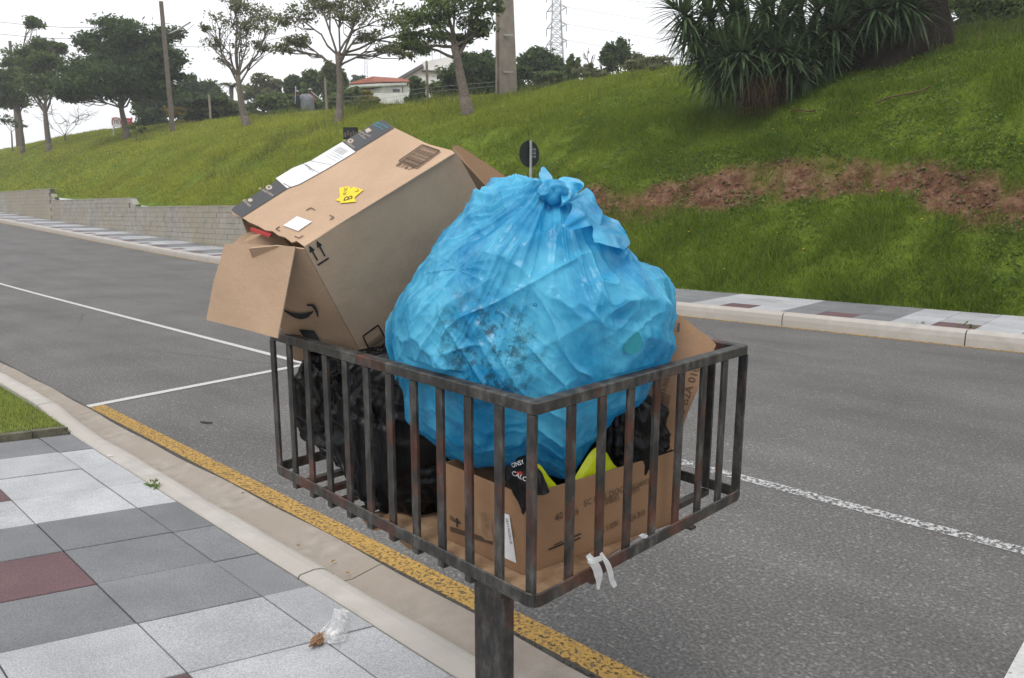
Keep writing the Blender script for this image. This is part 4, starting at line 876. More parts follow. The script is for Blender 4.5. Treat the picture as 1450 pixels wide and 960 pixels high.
BW, BT = .0125, .004
def bar(u, v, along_u, w0=-.428, w1=-.002):
    c = LP(u, v, (w0 + w1) / 2); a, b = (EX * BW, EY * BT) if along_u else (EX * BT, EY * BW)
    MB().box(c, a, b, EZ * (w1 - w0) / 2).build('upright_bar', M['steel'], bk_)
ub = [-.013 - (BLn - .026) * k / 11 for k in range(12)]; vb = [.013 + (BWd - .026) * k / 8 for k in range(9)]
for u in ub:
    bar(u - .002 * (u == ub[0]), .006, True); bar(u, BWd - .006, True)
for v in vb[1:-1]:
    bar(-.006, v, False); bar(-BLn + .006, v, False)
for k, u in enumerate(ub[1:-1]):
    MB().box(LP(u, BWd / 2, -.443), EX * .011, EY * (BWd / 2 + .001), EZ * .0085).build('floor_bar', M['steel'], bk_)
for v in (.22, .64): MB().box(LP(-BLn / 2, v, -.4555), EX * (BLn / 2 - .01), EY * .012, EZ * .0035).build('floor_rail', M['steel'], bk_)
FL = -.4335
# ------------------------------------------------------------------ printing helpers (flat marks on faces)
def fmarks(name, polys, P, n, mat, parent, off=.0022):
    n = n / np.linalg.norm(n); n = n if n @ (CP - P) > 0 else -n; m = MB()
    for k, pl in enumerate(polys):
        W_ = [onplane(x, y, P, n) + n * (off + .00012 * k) for x, y in pl]; m.add(W_, [tuple(range(len(W_)))])
    return m.build(name, mat, parent, recalc=False)
def ftext(body, p0, p1, up, h, P, n, mat, parent, off=.0024, name='lettering'):
    n = n / np.linalg.norm(n); n = n if n @ (CP - P) > 0 else -n
    A, B, C_ = [onplane(x, y, P, n) for x, y in (p0, p1, up)]; A = A + n * off; B = B + n * off; C_ = C_ + n * off
    ux = B - A; w = np.linalg.norm(ux); uy = C_ - A; uy = uy - ux * (uy @ ux) / (w * w)
    return text_mesh(body, A, ux, uy, h if h else np.linalg.norm(uy), mat, parent, name, width=w)
def lerp(a, b, t): return (a[0] + (b[0] - a[0]) * t, a[1] + (b[1] - a[1]) * t)
def pline(a, b, w):
    d = np.array(b, float) - np.array(a, float); L_ = np.hypot(*d); nn = np.array([-d[1], d[0]]) / L_ * w / 2
    return [tuple(np.array(a) + nn), tuple(np.array(b) + nn), tuple(np.array(b) - nn), tuple(np.array(a) - nn)]
def barcode(q, nb, seed, t0=0., t1=1.):
    """bars across quad q (a,b,c,d): run from edge ab to edge dc, stacked along ad"""
    r = random.Random(seed); out = []; t = .03
    while t < .97:
        w = r.choice((.012, .02, .03)); a, b = lerp(q[0], q[3], t), lerp(q[1], q[2], t); c, d = lerp(q[1], q[2], min(.98, t + w)), lerp(q[0], q[3], min(.98, t + w))
        out.append([lerp(a, b, t0), lerp(a, b, t1), lerp(d, c, t1), lerp(d, c, t0)]); t += w + r.choice((.02, .028, .04)) * 26 / nb
    return out
# ------------------------------------------------------------------ the big torn parcel box
d_, c_, g_, a_, b_ = [np.array(v) for v in ((-1.869, 1.093, 1.604), (-1.763, 1.549, 1.885), (-1.955, 1.369, 1.189), (-2.282, 1.123, 1.71), (-2.177, 1.578, 1.992))]
gA = np.array((-1.85, 1.825, 1.471)); h_ = LP(-1.075, .05, -.065); al = LP(-1.08, .62, .1)
px_box = empty('parcel_box', g_, 'large tilted brown delivery box with torn flaps and black printed tape', 'cardboard box')
def nrm3(a, b, c): n = np.cross(b - a, c - a); return n / np.linalg.norm(n)
cen = (d_ + c_ + g_ + a_ + b_ + gA + h_ + al) / 8
def board(name, pts, mat, parent, th=.004, inward=True):
    pts = [np.asarray(p, float) for p in pts]; n = nrm3(pts[0], pts[1], pts[2]); 
    if n @ (pts[0] - cen) > 0: n = -n
    return MB().prism(pts, n * th).build(name, mat, parent)
nT = nrm3(d_, c_, b_); TP = lambda x, y: onplane(x, y, d_, nT)
top_px = [(430, 348), (420, 341), (413, 343), (404, 336), (394, 333), (386, 327), (376, 326), (366, 320), (352, 314), (345, 309), (331, 304), (327, 298), (334, 291), (352, 281), (372, 270), (392, 256), (430, 235), (484, 203), (529, 175), (543, 170), (559, 181), (606, 204), (640, 213), (644, 217), (636, 221)]
topf = board('top_panel', [TP(*p) for p in top_px], M['card'], px_box)
nS = nrm3(d_, c_, g_); SP = lambda x, y: onplane(x, y, d_, nS)
side_px = [(430.5, 349), (637, 221), (644, 217), (650, 222), (664, 246), (684, 282), (712, 345), (735, 400), (600, 480), (540, 530), (530, 534), (525, 525)]
sidef = board('side_panel', [SP(*p) for p in side_px], M['card'], px_box)
nF = nrm3(d_, g_, a_); FP_ = lambda x, y: onplane(x, y, d_, nF)
nF = nrm3(d_, g_, h_)
fa = a_ - (nT @ (a_ - d_)) * nT
frontf = board('end_panel', [d_ + (g_ - d_) * .01, g_, h_, onplane(352, 352, d_, nF), onplane(392, 348, d_, nF)], M['card'], px_box)
board('back_panel', [a_ - UZ * .02, b_, al, h_], M['card_in'], px_box)
board('bottom_panel', [g_, gA, al, h_], M['card_in'], px_box)
# folded-out end flap
fl = [onplane(x, y, atz(355, 400, 2.13), -FW * .85 + RT * -.35 - UZ * .05) for x, y in ((318, 346), (335, 345), (418, 349), (410, 390), (393, 479), (345, 466), (292, 453), (302, 400))]
nfl = nrm3(fl[0], fl[2], fl[4]); flap = MB().prism(fl, nfl * .004).build('end_flap', M['card'], px_box)
# inner flaps seen in the tear and the red thing inside
i0 = MB(); Pt = [atz(*p) for p in ((324, 350, 2.3), (345, 331, 2.34), (372, 324, 2.36), (400, 336, 2.32), (412, 352, 2.28))]; i0.prism([Pt[0], Pt[1], Pt[2], Pt[3], Pt[4]], F0 * .004); i0.build('inner_flap', M['card_in'], px_box)
Pt = [atz(*p) for p in ((345, 341, 2.17), (358, 332, 2.19), (370, 331, 2.2), (368, 334, 2.19), (352, 342, 2.17))]; MB().prism(Pt, F0 * .004).build('torn_strip', M['card_raw'], px_box)
Pt = [atz(*p) for p in ((355, 322, 2.22), (384, 331, 2.2), (381, 336, 2.2), (365, 331, 2.21), (354, 327, 2.22))]; MB().prism(Pt, F0 * .01).build('red_wrapper', M['red'], px_box)
# far-end flap, standing open behind
Pt = [SP(642, 214) - F0 * -.01, atz(640, 206, 2.42), atz(650, 206, 2.44), atz(690, 232, 2.5), atz(716, 250, 2.52), atz(722, 300, 2.5), SP(690, 292) + F0 * .02]
MB().prism(Pt, F0 * .004).build('far_flap', M['card_dk'], px_box)
# prints on the top panel
strip_px = [(327.5, 298), (333, 303), (343, 308.5), (407, 268), (504, 215), (558.5, 181.5), (543, 170.5), (529, 175.5), (484, 203.5), (430, 235.5), (392, 256.5), (352, 281.5), (335, 291)]
fmarks('printed_tape', [strip_px], d_, nT, M['tape'], topf, .002)
lab = fmarks('shipping_label', [[(391, 253.5), (407, 267.5), (424, 262), (462, 241), (504, 216), (485, 202), (440, 229), (415, 239)]], d_, nT, M['paper'], topf, .003)
tl = [pline((402, 261), (412, 266), 1.), pline((428, 232), (452, 246), .5), pline((436, 228), (470, 235), .4), pline((462, 222), (477, 230), .4), pline((466, 219), (482, 227), .4), pline((470, 217), (486, 225), .4)]
tl += [pline((473 + 2 * k, 214.5 - 1.2 * k), (486 + 2 * k, 221 - 1.2 * k), .45) for k in range(5)]
fmarks('label_lines', tl, d_, nT, M['ink_soft'], lab, .0036)
ftext('CYCLE 1', (432, 235), (442, 244), (435, 232), .008, d_, nT, M['ink'], lab, .0037)
ftext('e séries', (366, 268), (386, 279), (369, 266), .012, d_, nT, M['beige_ink'], topf, .0032); ftext('filmes', (343, 285), (354, 294), (346, 283), .012, d_, nT, M['beige_ink'], topf, .0032)
ftext('e vídeos', (486, 200), (501, 211), (489, 198), .011, d_, nT, M['beige_ink'], topf, .0032); ftext('frete grátis', (507, 187), (524, 195), (510, 185), .009, d_, nT, M['beige_ink'], topf, .0032); ftext('e rápido', (510, 190), (519, 197), (508, 193), .008, d_, nT, M['beige_ink'], topf, .0032)
ftext('/prime', (531, 174.5), (548, 182.5), (535, 172), .012, d_, nT, M['cyan_ink'], topf, .0032); fmarks('tape_rule', [pline((528, 176.5), (543, 184), .8)], d_, nT, M['cyan_ink'], topf, .0032)
def disc(cx, cy, r, n=18): return [(cx + r * math.cos(q), cy + r * .72 * math.sin(q)) for q in np.arange(n) * 2 * math.pi / n]
ic = fmarks('tape_icon', [disc(381.5, 266.5, 4.6)], d_, nT, M['beige_ink'], topf, .0032); fmarks('play_triangle', [[(379.5, 264.8), (384, 265.5), (381, 268.6)]], d_, nT, M['tape'], ic, .0036)
fmarks('tape_icon', [disc(355, 284.5, 3.4)], d_, nT, M['beige_ink'], topf, .0032); ic = fmarks('tape_icon', [disc(497, 200.5, 4.2)], d_, nT, M['beige_ink'], topf, .0032); fmarks('play_triangle', [[(495, 199), (499.5, 199.6), (496.4, 202.6)]], d_, nT, M['tape'], ic, .0036)
fmarks('tape_icon', [[(517, 185), (523, 182), (527, 186), (520, 189.5)]], d_, nT, M['beige_ink'], topf, .0032)
fmarks('square_label', [[(401.6, 320.3), (421.3, 307.2), (442.4, 315), (422.8, 328.3)]], d_, nT, M['paper'], topf, .003)
fmarks('corner_mark', [pline((391, 324.8), (396.5, 321.5), 1.1), pline((391, 324.8), (397, 328), 1.1), pline((434, 298.5), (440.5, 295), 1.1), pline((440.5, 295), (446.8, 298.3), 1.1), pline((467, 305.5), (473.5, 308.6), 1.1), pline((473.5, 308.6), (467.5, 312), 1.1), pline((417.5, 335.3), (423.5, 338), 1.1), pline((423.5, 338), (430, 334.5), 1.1)], d_, nT, M['ink_soft'], topf)
st = fmarks('sticker', [[(475.6, 284.8), (500.6, 265.6), (515.5, 270), (493, 288.8)]], d_, nT, M['sticker'], topf, .003); ftext('V', (506, 274), (511, 270), (503, 272), .012, d_, nT, M['ink'], st, .0038)
st = fmarks('sticker', [[(481, 267), (495.5, 265), (505, 287), (482.5, 289)]], d_, nT, M['sticker'], topf, .0034); ftext('B', (487, 287), (488, 281.5), (500, 286), .028, d_, nT, M['ink'], st, .004); ftext('16 UC', (486, 279), (488, 268.5), (492, 278), .012, d_, nT, M['ink'], st, .004)
q4 = [(565.5, 229.5), (598.6, 206.8), (623.5, 215.3), (590.6, 239)]
bc = barcode([q4[0], q4[3], q4[2], q4[1]], 34, 3, .05, .95)
fmarks('barcode', bc + [pline(q4[i], q4[(i + 1) % 4], 1.7) for i in range(4)], d_, nT, M['ink_soft'], topf); ftext('B167', (559.5, 235), (581, 242), (563, 231.5), .017, d_, nT, M['ink_soft'], topf)
# prints on the side panel
ar = []
for (p0, p1) in (((449.3, 368.5), (438.5, 349.5)), ((459.8, 362.6), (449, 342.6))):
    d = np.array(p1) - np.array(p0); L_ = np.hypot(*d); d = d / L_; nn = np.array([-d[1], d[0]]); p1 = np.array(p1)
    ar += [pline(p0, tuple(p1 + d * -6), 2.2), [tuple(p1 + d * 3), tuple(p1 - d * 7 + nn * 4.2), tuple(p1 - d * 7 - nn * 4.2)]]
ar += [pline((449.3, 375), (465, 365), 2.6)]
fmarks('this_way_up_mark', ar, d_, nS, M['ink'], sidef)
q4 = [(512.7, 475.4), (534.5, 459.6), (556, 500), (532, 516)]
fmarks('barcode', [lerpq for lerpq in barcode([q4[0], q4[1], q4[2], q4[3]], 30, 5, .05, .95) if True][5:] + [pline(q4[i], q4[(i + 1) % 4], 2.2) for i in range(4)], d_, nS, M['ink'], sidef)
fmarks('corner_mark', [pline((634, 222.5), (643, 217.8), 3)], d_, nS, M['ink_soft'], sidef)
# prints on the shaded end panel: smile mark and tape
up_, lo_ = [], []
for t in np.linspace(0, 1, 14):
    x = 399.5 + 45.5 * t; y = 434.5 + 24 * t * (1 - t) * 1.0 + 3.2 * t; w = 1.2 + 9.5 * math.sin(math.pi * min(1, t * .62 + .25 * t * t)) * (1 if t < .85 else (1 - t) / .15 * .6 + .4)
    up_.append((x, y)); lo_.append((x - .2, y + w * .75))
sm = up_ + lo_[::-1]
def onend(pl): return pl
fmarks('smile_mark', [up_[i:i + 2] + lo_[i:i + 2][::-1] for i in range(13)] + [[(434, 430.5), (437, 428.2), (445, 428.6), (445.5, 432.5), (438, 431.5)], [(443, 428.6), (446.5, 430), (450.5, 437), (452, 447), (450, 446), (447, 437.5), (442.5, 432.2)]], d_, nF, M['ink'], frontf, .005)
fmarks('black_tape', [[(423.6, 464.6), (445.3, 466.5), (466, 502), (446, 500)]], d_, nF, M['tape'], frontf, .005)
# ------------------------------------------------------------------ lower brown box
bbc = empty('carton', LP(-.12, .1, FL), 'open brown carton with printed codes in the near corner of the basket', 'cardboard box')
z0, z1 = FL + .006, -.222
k0 = onl(742, 814, w=z0); k1 = onl(630, 766, w=z0); k2 = onl(960, 737, w=z0)
uvk = [LV3(p) for p in (k0, k1, k2)]
u0_, v0_ = uvk[0][0], uvk[0][1]; u0_ = min(u0_, -.05); v0_ = max(v0_, .045)
ul, vl = u0_ - .30, max(uvk[1][1], .03); ur, vr = min(uvk[2][0], -.03), uvk[2][1]
cA, cB, cC = (u0_, v0_), (ul, vl + .01), (ur, vr); cD = (ul + ur - u0_, vr + .01)
def wallp(name, p, q, zt0, zt1, mat=None):
    P = [LP(*p, z0), LP(*q, z0), LP(*q, zt1), LP(*p, zt0)]; n = nrm3(*P[:3]); cc = LP((cA[0] + cD[0]) / 2, (cA[1] + cD[1]) / 2, z0)
    if n @ (P[0] - cc) > 0: n = -n
    return MB().prism(P, n * .004).build(name, mat or M['card_d'], bbc), P[0], n
fz = -.232
w1, P1, n1 = wallp('front_panel', cA, cB, fz, fz + .008); w2, P2, n2 = wallp('long_panel', cA, cC, fz, fz + .006); wallp('back_panel', cB, cD, fz, fz); wallp('end_panel', cC, cD, fz, fz)
MB().prism([LP(*cA, z0 - .001), LP(*cB, z0 - .001), LP(*cD, z0 - .001), LP(*cC, z0 - .001)], -EZ * .003).build('base_panel', M['card_d'], bbc)
fmarks('paper_label', [[(702, 721), (722, 729), (732, 797), (716, 790)]], P1, n1, M['paper'], w1, .002)
ftext('GIRO A MACON LTD.', (717, 733), (723.5, 770), (721, 732), .008, P1, n1, M['ink_soft'], w1, .003); ftext('N. 160323', (723, 734), (728, 760), (726, 733), .006, P1, n1, M['ink_soft'], w1, .003)
ftext('Nativ', (638, 736), (652, 741), (638, 732), .014, P1, n1, M['ink'], w1); fmarks('printed_band', [[(638, 745), (698, 764), (698, 771), (638, 752)]], P1, n1, M['ink_soft'], w1, .0016); fmarks('scuffed_patch', [[(676, 727), (684, 724), (697, 736), (699, 766), (688, 764), (678, 754)]], P1, n1, M['card_raw'], w1, .002)
fmarks('printed_cross', [pline((648, 733), (648, 746), 1.6), pline((643, 737), (653, 741), 1.6)], P1, n1, M['ink'], w1)
ftext('40', (786, 739), (797, 733), (785, 730), .02, P2, n2, M['ink_soft'], w2); ftext('26', (811, 731), (819, 727), (810, 722), .02, P2, n2, M['ink_soft'], w2)
ftext('SC DRY DOC', (826, 717), (882, 696), (825, 709), .017, P2, n2, M['ink_soft'], w2); ftext('DOC 240922', (886, 696), (918, 684), (885, 689), .014, P2, n2, M['ink_soft'], w2)
fmarks('barcode', barcode([(853, 716), (851, 707), (874, 698), (876, 707)], 26, 8) + barcode([(890, 700), (888, 692), (903, 686), (904, 694)], 22, 9), P2, n2, M['ink_soft'], w2)
ftext('11/09/', (852, 755), (874, 744), (851, 747), .017, P2, n2, M['ink_soft'], w2); ftext('B2A 010', (888, 740), (912, 729), (887, 732), .017, P2, n2, M['ink_soft'], w2)
fmarks('printed_lines', [pline((776, 778), (800, 768), 2.2), pline((806, 762), (822, 755), 1.8), pline((808, 767), (821, 761), 1.8), pline((784, 771), (796, 766), 1.4)], P2, n2, M['ink'], w2)
# upright flap of the carton at its far end
F3 = [onl(959, 633, v=vr - .004), onl(1014, 488, v=BWd - .06), onl(958, 447, v=BWd - .07)]; nP = nrm3(*F3)
Pf = [onplane(x, y, F3[0], nP) for x, y in ((914, 652), (959, 633), (972, 590), (1014, 488), (1004, 477), (990, 468), (975, 455), (960, 445), (940, 470), (905, 590))]; up2 = MB().prism(Pf, F0 * .004).build('upright_flap', M['card_d'], bbc)
ftext('25 B2A 010', (966, 596), (991, 521), (958, 591), .021, Pf[1], nP, M['ink_soft'], up2); ftext('20443-2022', (937, 574), (949, 532), (930, 572), .013, Pf[1], nP, M['ink_soft'], up2); ftext('12', (946, 631), (950, 617), (941, 629), .016, Pf[1], nP, M['ink_soft'], up2)
fmarks('barcode', barcode([(942, 590), (932, 586), (941, 556), (951, 560)], 26, 4), Pf[1], nP, M['ink_soft'], up2)
fmarks('printed_mark', [[(960, 458), (963, 457), (962, 470), (959, 470)]], Pf[1], nP, M['tape'], up2)
# ragged cardboard sheet lining the floor
sh_uv = [(-.60, .016), (-.5, .012), (-.42, .018), (-.3, .011), (-.18, .014), (-.06, .013), (-.026, .02), (-.02, .07), (-.03, .2), (-.06, .5), (-.3, .6), (-.56, .5), (-.63, .3), (-.60, .2), (-.64, .1)]
MB().prism([LP(a, b, FL + .0005) for a, b in sh_uv], EZ * .0045).build('cardboard_sheet', M['card_raw'], loc=LP(-.3, .1, FL), label='ragged flat cardboard sheet lining the basket floor under the carton', category='cardboard')
for k, (pp_, lb) in enumerate(((((516, 728), (545, 730), (552, 748), (528, 752), (514, 738)), 'dark cardboard scrap drooping through the basket floor beside black bags'), (((562, 752), (590, 757), (604, 771), (580, 779), (566, 767)), 'dark folded cardboard scrap drooping below the rim near the carton'))):
    P = [onl(x, y, v=.04 + .01 * k) for x, y in pp_]; MB().prism(P, EY * .05 - EZ * .006).build('cardboard_scrap', M['card_dk'], loc=P[0], label=lb, category='cardboard')
# ------------------------------------------------------------------ bags
def blob(name, mat, C_, ax, fn, nu=220, nv=140, parent=None, **k):
    """closed surface: directions on a sphere pushed through fn(dir array) -> points"""
    q = np.linspace(0, 2 * math.pi, nu, endpoint=False); b = np.linspace(0.0, math.pi, nv)[1:-1]; Qg, Bg = np.meshgrid(q, b, indexing='ij')
    D = np.stack([np.cos(Qg) * np.sin(Bg), np.sin(Qg) * np.sin(Bg), np.cos(Bg)], -1).reshape(-1, 3)
    D = np.concatenate([D, [[0, 0, 1.], [0, 0, -1.]]]); P = fn(D); mv = nv - 2; I = np.arange(nu * mv).reshape(nu, mv); J = np.roll(I, -1, 0)
    Qd = np.stack([I[:, :-1], I[:, 1:], J[:, 1:], J[:, :-1]], -1).reshape(-1, 4); T = np.concatenate([Qd[:, [0, 1, 2]], Qd[:, [0, 2, 3]], np.stack([J[:, 0], I[:, 0], np.full(nu, nu * mv)], -1), np.stack([I[:, -1], J[:, -1], np.full(nu, nu * mv + 1)], -1)])
    return tri_mesh(name, P, T, mat, parent, True, **k)
outline = [(735, 247), (700, 255), (676, 283), (651, 309), (625, 343), (602, 371), (579, 402), (557, 430), (544, 455), (543, 490), (555, 522), (570, 560), (592, 605), (625, 640), (660, 662), (700, 664), (745, 655), (775, 668), (800, 681), (815, 668), (835, 640), (870, 600), (905, 568), (922, 547), (945, 520), (963, 493), (957, 470), (963, 428), (947, 394), (905, 370), (888, 348), (878, 330), (858, 316), (842, 300), (825, 285), (802, 278), (785, 266), (765, 256)]
bc_px = (752, 440); ZB = 2.06; BC = atz(*bc_px, ZB)
oa = np.array([math.atan2(-(y - bc_px[1]), x - bc_px[0]) for x, y in outline]); orr = np.array([math.hypot(x - bc_px[0], y - bc_px[1]) for x, y in outline]) * ZB / FPX
od = np.argsort(oa); oa, orr = oa[od], orr[od]; oa = np.concatenate([oa[-1:] - 2 * math.pi, oa, oa[:1] + 2 * math.pi]); orr = np.concatenate([orr[-1:], orr, orr[:1]])
KN = atz(780, 272, 1.98)                       # the knot
POKE = atz(651, 385, 1.85)
from mathutils.bvhtree import BVHTree
import bmesh as _bm
def make_hull(n, amp, seed):
    """convex hull of scattered points: taut film stretched over lumpy contents"""
    r = np.random.default_rng(seed); k = np.arange(n) + .5; ph_ = np.arccos(1 - 2 * k / n); t_ = k * 2.39996
    S = np.stack([np.cos(t_) * np.sin(ph_), np.sin(t_) * np.sin(ph_), np.cos(ph_)], -1) + r.normal(size=(n, 3)) * .6 / n ** .5; S /= np.linalg.norm(S, axis=1)[:, None]; S *= (1 + amp * r.uniform(-1, 1, (n, 1)))
    b = _bm.new(); [b.verts.new(tuple(s)) for s in S]; _bm.ops.convex_hull(b, input=b.verts); b.normal_update(); t = BVHTree.FromBMesh(b); b.free(); return t
HUL = [make_hull(95, .05, 4)]
def hull_radius(t, D):
    out = np.ones(len(D)); z = Vector((0, 0, 0))
    for i, d in enumerate(D):
        h = t.ray_cast(z, Vector(d))
        if h[3] is not None: out[i] = h[3]
    return out / out.mean()
def aniso(P, d, s1, s2, seed):
    d = d / np.linalg.norm(d); t = P @ d; Q_ = P - t[:, None] * d; return Q_ * s1 + np.outer(t, d) * s2 + seed
def bag_fn(D):
    al_ = np.arctan2(D[:, 1], D[:, 0]); sb_ = np.hypot(D[:, 0], D[:, 1]); r = np.interp(al_, oa, orr); cz_ = D[:, 2]
    prof_ = sb_ * (1 + .16 * (1 - sb_ ** 2))
    r = r * (1 - cz_ * .34 / ZB) * .985; lat = RT[None] * (np.cos(al_) * r * prof_)[:, None] + UPV[None] * (np.sin(al_) * r * prof_)[:, None]
    P = BC + lat - FW[None] * (cz_ * .34)[:, None]
    nrm_ = D[:, :1] * RT + D[:, 1:2] * UPV - D[:, 2:3] * FW
    K = P - KN; dk = np.linalg.norm(K, axis=1); K1 = K / dk[:, None]; th = np.arctan2(K1 @ RT, -(K1 @ UPV)); ph = K1 @ FW
    wob = (vnoise(P * 6 + 11) - .5) * .35
    fk = (ridge(np.stack([th * 4.5 + wob, ph * 1.2, dk * 1.1], -1)) ** 2 - .4) * .03 * np.exp(-dk / .38) + (ridge(np.stack([th * 10 + 4 + wob, ph * 1.5, dk * 1.3], -1)) ** 4 - .2) * .016 * np.exp(-dk / .55) + (ridge(np.stack([th * 19 + 2 + wob * 2, ph * 2, dk * 1.8], -1)) ** 4 - .2) * .007 * np.exp(-dk / .5)
    Q_ = P - POKE; dq = np.linalg.norm(Q_, axis=1); tq = np.arctan2(Q_ @ UPV, Q_ @ RT)
    fq = (ridge(np.stack([tq * 3.2, tq * 0 + 2, dq * 1.2], -1)) - .55) * .004 * np.exp(-dq / .28) - .01 * np.exp(-(dq / .035) ** 2)
    rho = hull_radius(HUL[0], D)
    dg = RT * .55 - UPV * .8; f3 = (ridge(aniso(P, dg, 26, 1.3, 3.)) ** 5 - .15) * .012 * np.clip((vnoise(P * 4 + 1) - .35) * 5, 0, 1) + (ridge(aniso(P, dg + RT * .5, 48, 2., 5.)) ** 3 - .25) * .0018 + (ridge(aniso(P, RT * .8 + UPV * .45, 18, 1.8, 8.)) ** 4 - .2) * .008
    P = BC + (P - BC) * rho[:, None]
    P = P + nrm_ * (fk + fq + f3 + (vnoise(P * 5.5 + 2) - .5) * .02)[:, None] * np.clip(.45 + np.abs(cz_) * 1.2, 0, 1)[:, None]
    l = LV3(P); low = np.clip((.09 - l[:, 2]) / .05, 0, 1); lowu = np.clip((.052 - l[:, 2]) / .022, 0, 1); mgu = -.036 + (1 - lowu) * .12; mgv = .036 - (1 - low) * .6; mb = BWd - .04 + (1 - low) * .5
    l[:, 0] = np.minimum(l[:, 0], mgu + .004 * (vnoise(P * 30) - .5)); l[:, 1] = np.maximum(l[:, 1], mgv + .004 * (vnoise(P * 30 + 3) - .5)); l[:, 1] = np.minimum(l[:, 1], mb); dp = np.clip((-.09 - l[:, 2]) / .06, 0, 1); l[:, 0] = np.where(dp > 0, np.minimum(l[:, 0], -.036 - .075 * dp), l[:, 0])
    return OB + l[:, :1] * EX + l[:, 1:2] * EY + l[:, 2:3] * EZ
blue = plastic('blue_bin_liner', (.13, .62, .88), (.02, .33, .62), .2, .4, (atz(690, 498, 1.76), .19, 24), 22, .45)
bb = empty('garbage_bag', LP(-.38, .36, -.2), 'big translucent sky blue garbage bag tied in a knot, bulging above the rim', 'garbage bag')
blob('bag_body', blue, BC, None, bag_fn, 600, 380, bb)
# knot and loose tails
def sheet(name, rows, mat, parent, amp=.006, sc=40, sub=6, **k):
    """cloth-like patch from rows of 3D points, subdivided and crumpled"""
    R_ = np.array(rows, float); n, c, _ = R_.shape
    ti = np.linspace(0, n - 1, (n - 1) * sub + 1); tj = np.linspace(0, c - 1, (c - 1) * sub + 1); G = np.zeros((len(ti), len(tj), 3))
    def cr(p0, p1, p2, p3, t): return .5 * ((2 * p1) + (-p0 + p2) * t + (2 * p0 - 5 * p1 + 4 * p2 - p3) * t * t + (-p0 + 3 * p1 - 3 * p2 + p3) * t ** 3)
    def row(i, t): 
        i = min(int(i), c - 2); return i
    H_ = np.zeros((n, len(tj), 3))
    for b_, t in enumerate(tj):
        i = min(int(t), c - 2); H_[:, b_] = cr(R_[:, max(i - 1, 0)], R_[:, i], R_[:, i + 1], R_[:, min(i + 2, c - 1)], t - i)
    for a_i, t in enumerate(ti):
        i = min(int(t), n - 2); G[a_i] = cr(H_[max(i - 1, 0)], H_[i], H_[i + 1], H_[min(i + 2, n - 1)], t - i)
    G = G + (ridge(G * sc)[..., None] - .5) * amp * -FW + (vnoise(G * sc * .6 + 4)[..., None] - .5) * amp * 2 * RT + (vnoise(G * sc * .6 + 9)[..., None] - .5) * amp * 1.5 * UPV
    I = np.arange(len(ti) * len(tj)).reshape(len(ti), len(tj)); Qd = np.stack([I[:-1, :-1], I[1:, :-1], I[1:, 1:], I[:-1, 1:]], -1).reshape(-1, 4)
    return tri_mesh(name, G.reshape(-1, 3), Qd, mat, parent, True, **k)
_co = np.array([v.co[:] for v in bb.children[0].data.vertices]) + np.array(bb.location)
def A_(x, y, Z=2.0):
    """a point a little in front of the bag film under the pixel (near the rim of the bag: at its own depth)"""
    d = ray(x, y); w = _co - CP; t = w @ d / (d @ d); o = np.linalg.norm(w - t[:, None] * d, axis=1); k = np.where(o < .012)[0]
    return CP + d * (t[k].min() - .012 + (Z - 2.0) * .35) if len(k) else CP + d * (1.93 + (Z - 2.0) * .5)
sheet('bag_tail', [[A_(776, 274), A_(782, 275, 1.98), A_(788, 272)], [A_(768, 256), A_(777, 254, 1.97), A_(785, 257)], [A_(765, 245), A_(772, 243, 1.96), A_(782, 250)], [A_(767, 238, 2.02), A_(771, 236.5, 2.01), A_(777, 242, 2.02)]], blue, bb, .004)
sheet('bag_tail', [[A_(784, 276), A_(790, 272, 1.95), A_(794, 284, 1.94), A_(792, 292, 1.98)], [A_(790, 254), A_(800, 262, 1.92), A_(806, 278, 1.9), A_(800, 288, 1.95)], [A_(806, 252), A_(814, 258, 1.93), A_(816, 268, 1.9), A_(810, 278, 1.95)], [A_(820, 255, 2.02), A_(825, 260, 1.97), A_(824, 265, 1.94), A_(820, 268, 1.97)]], blue, bb, .006)
sheet('bag_tail', [[A_(795, 290, 1.97), A_(806, 288, 1.92), A_(800, 312, 1.9), A_(790, 318, 1.93)], [A_(810, 280, 1.98), A_(822, 280, 1.93), A_(822, 305, 1.9), A_(806, 322, 1.9)], [A_(826, 266, 2.), A_(836, 276, 1.96), A_(842, 300, 1.93), A_(828, 322, 1.92)], [A_(831, 268, 2.03), A_(842, 282, 2.), A_(854, 304, 1.98), A_(848, 322, 1.97)]], blue, bb, .008)
sheet('bag_tail', [[A_(846, 304, 2.), A_(838, 326, 1.93), A_(842, 345, 1.9)], [A_(862, 306, 2.02), A_(858, 328, 1.94), A_(862, 348, 1.91)], [A_(876, 314, 2.04), A_(878, 332, 1.97), A_(880, 350, 1.94)], [A_(884, 326, 2.06), A_(889, 340, 2.), A_(888, 354, 1.97)]], blue, bb, .006)
kn = lambda D: A_(783, 272, 1.97) + (D[:, :1] * RT * .03 + D[:, 1:2] * UPV * .024 - D[:, 2:3] * FW * .026) * (1 + .6 * (ridge(D * 1.6 + 3) - .5))[:, None]
blob('bag_knot', blue, None, None, kn, 60, 40, bb)
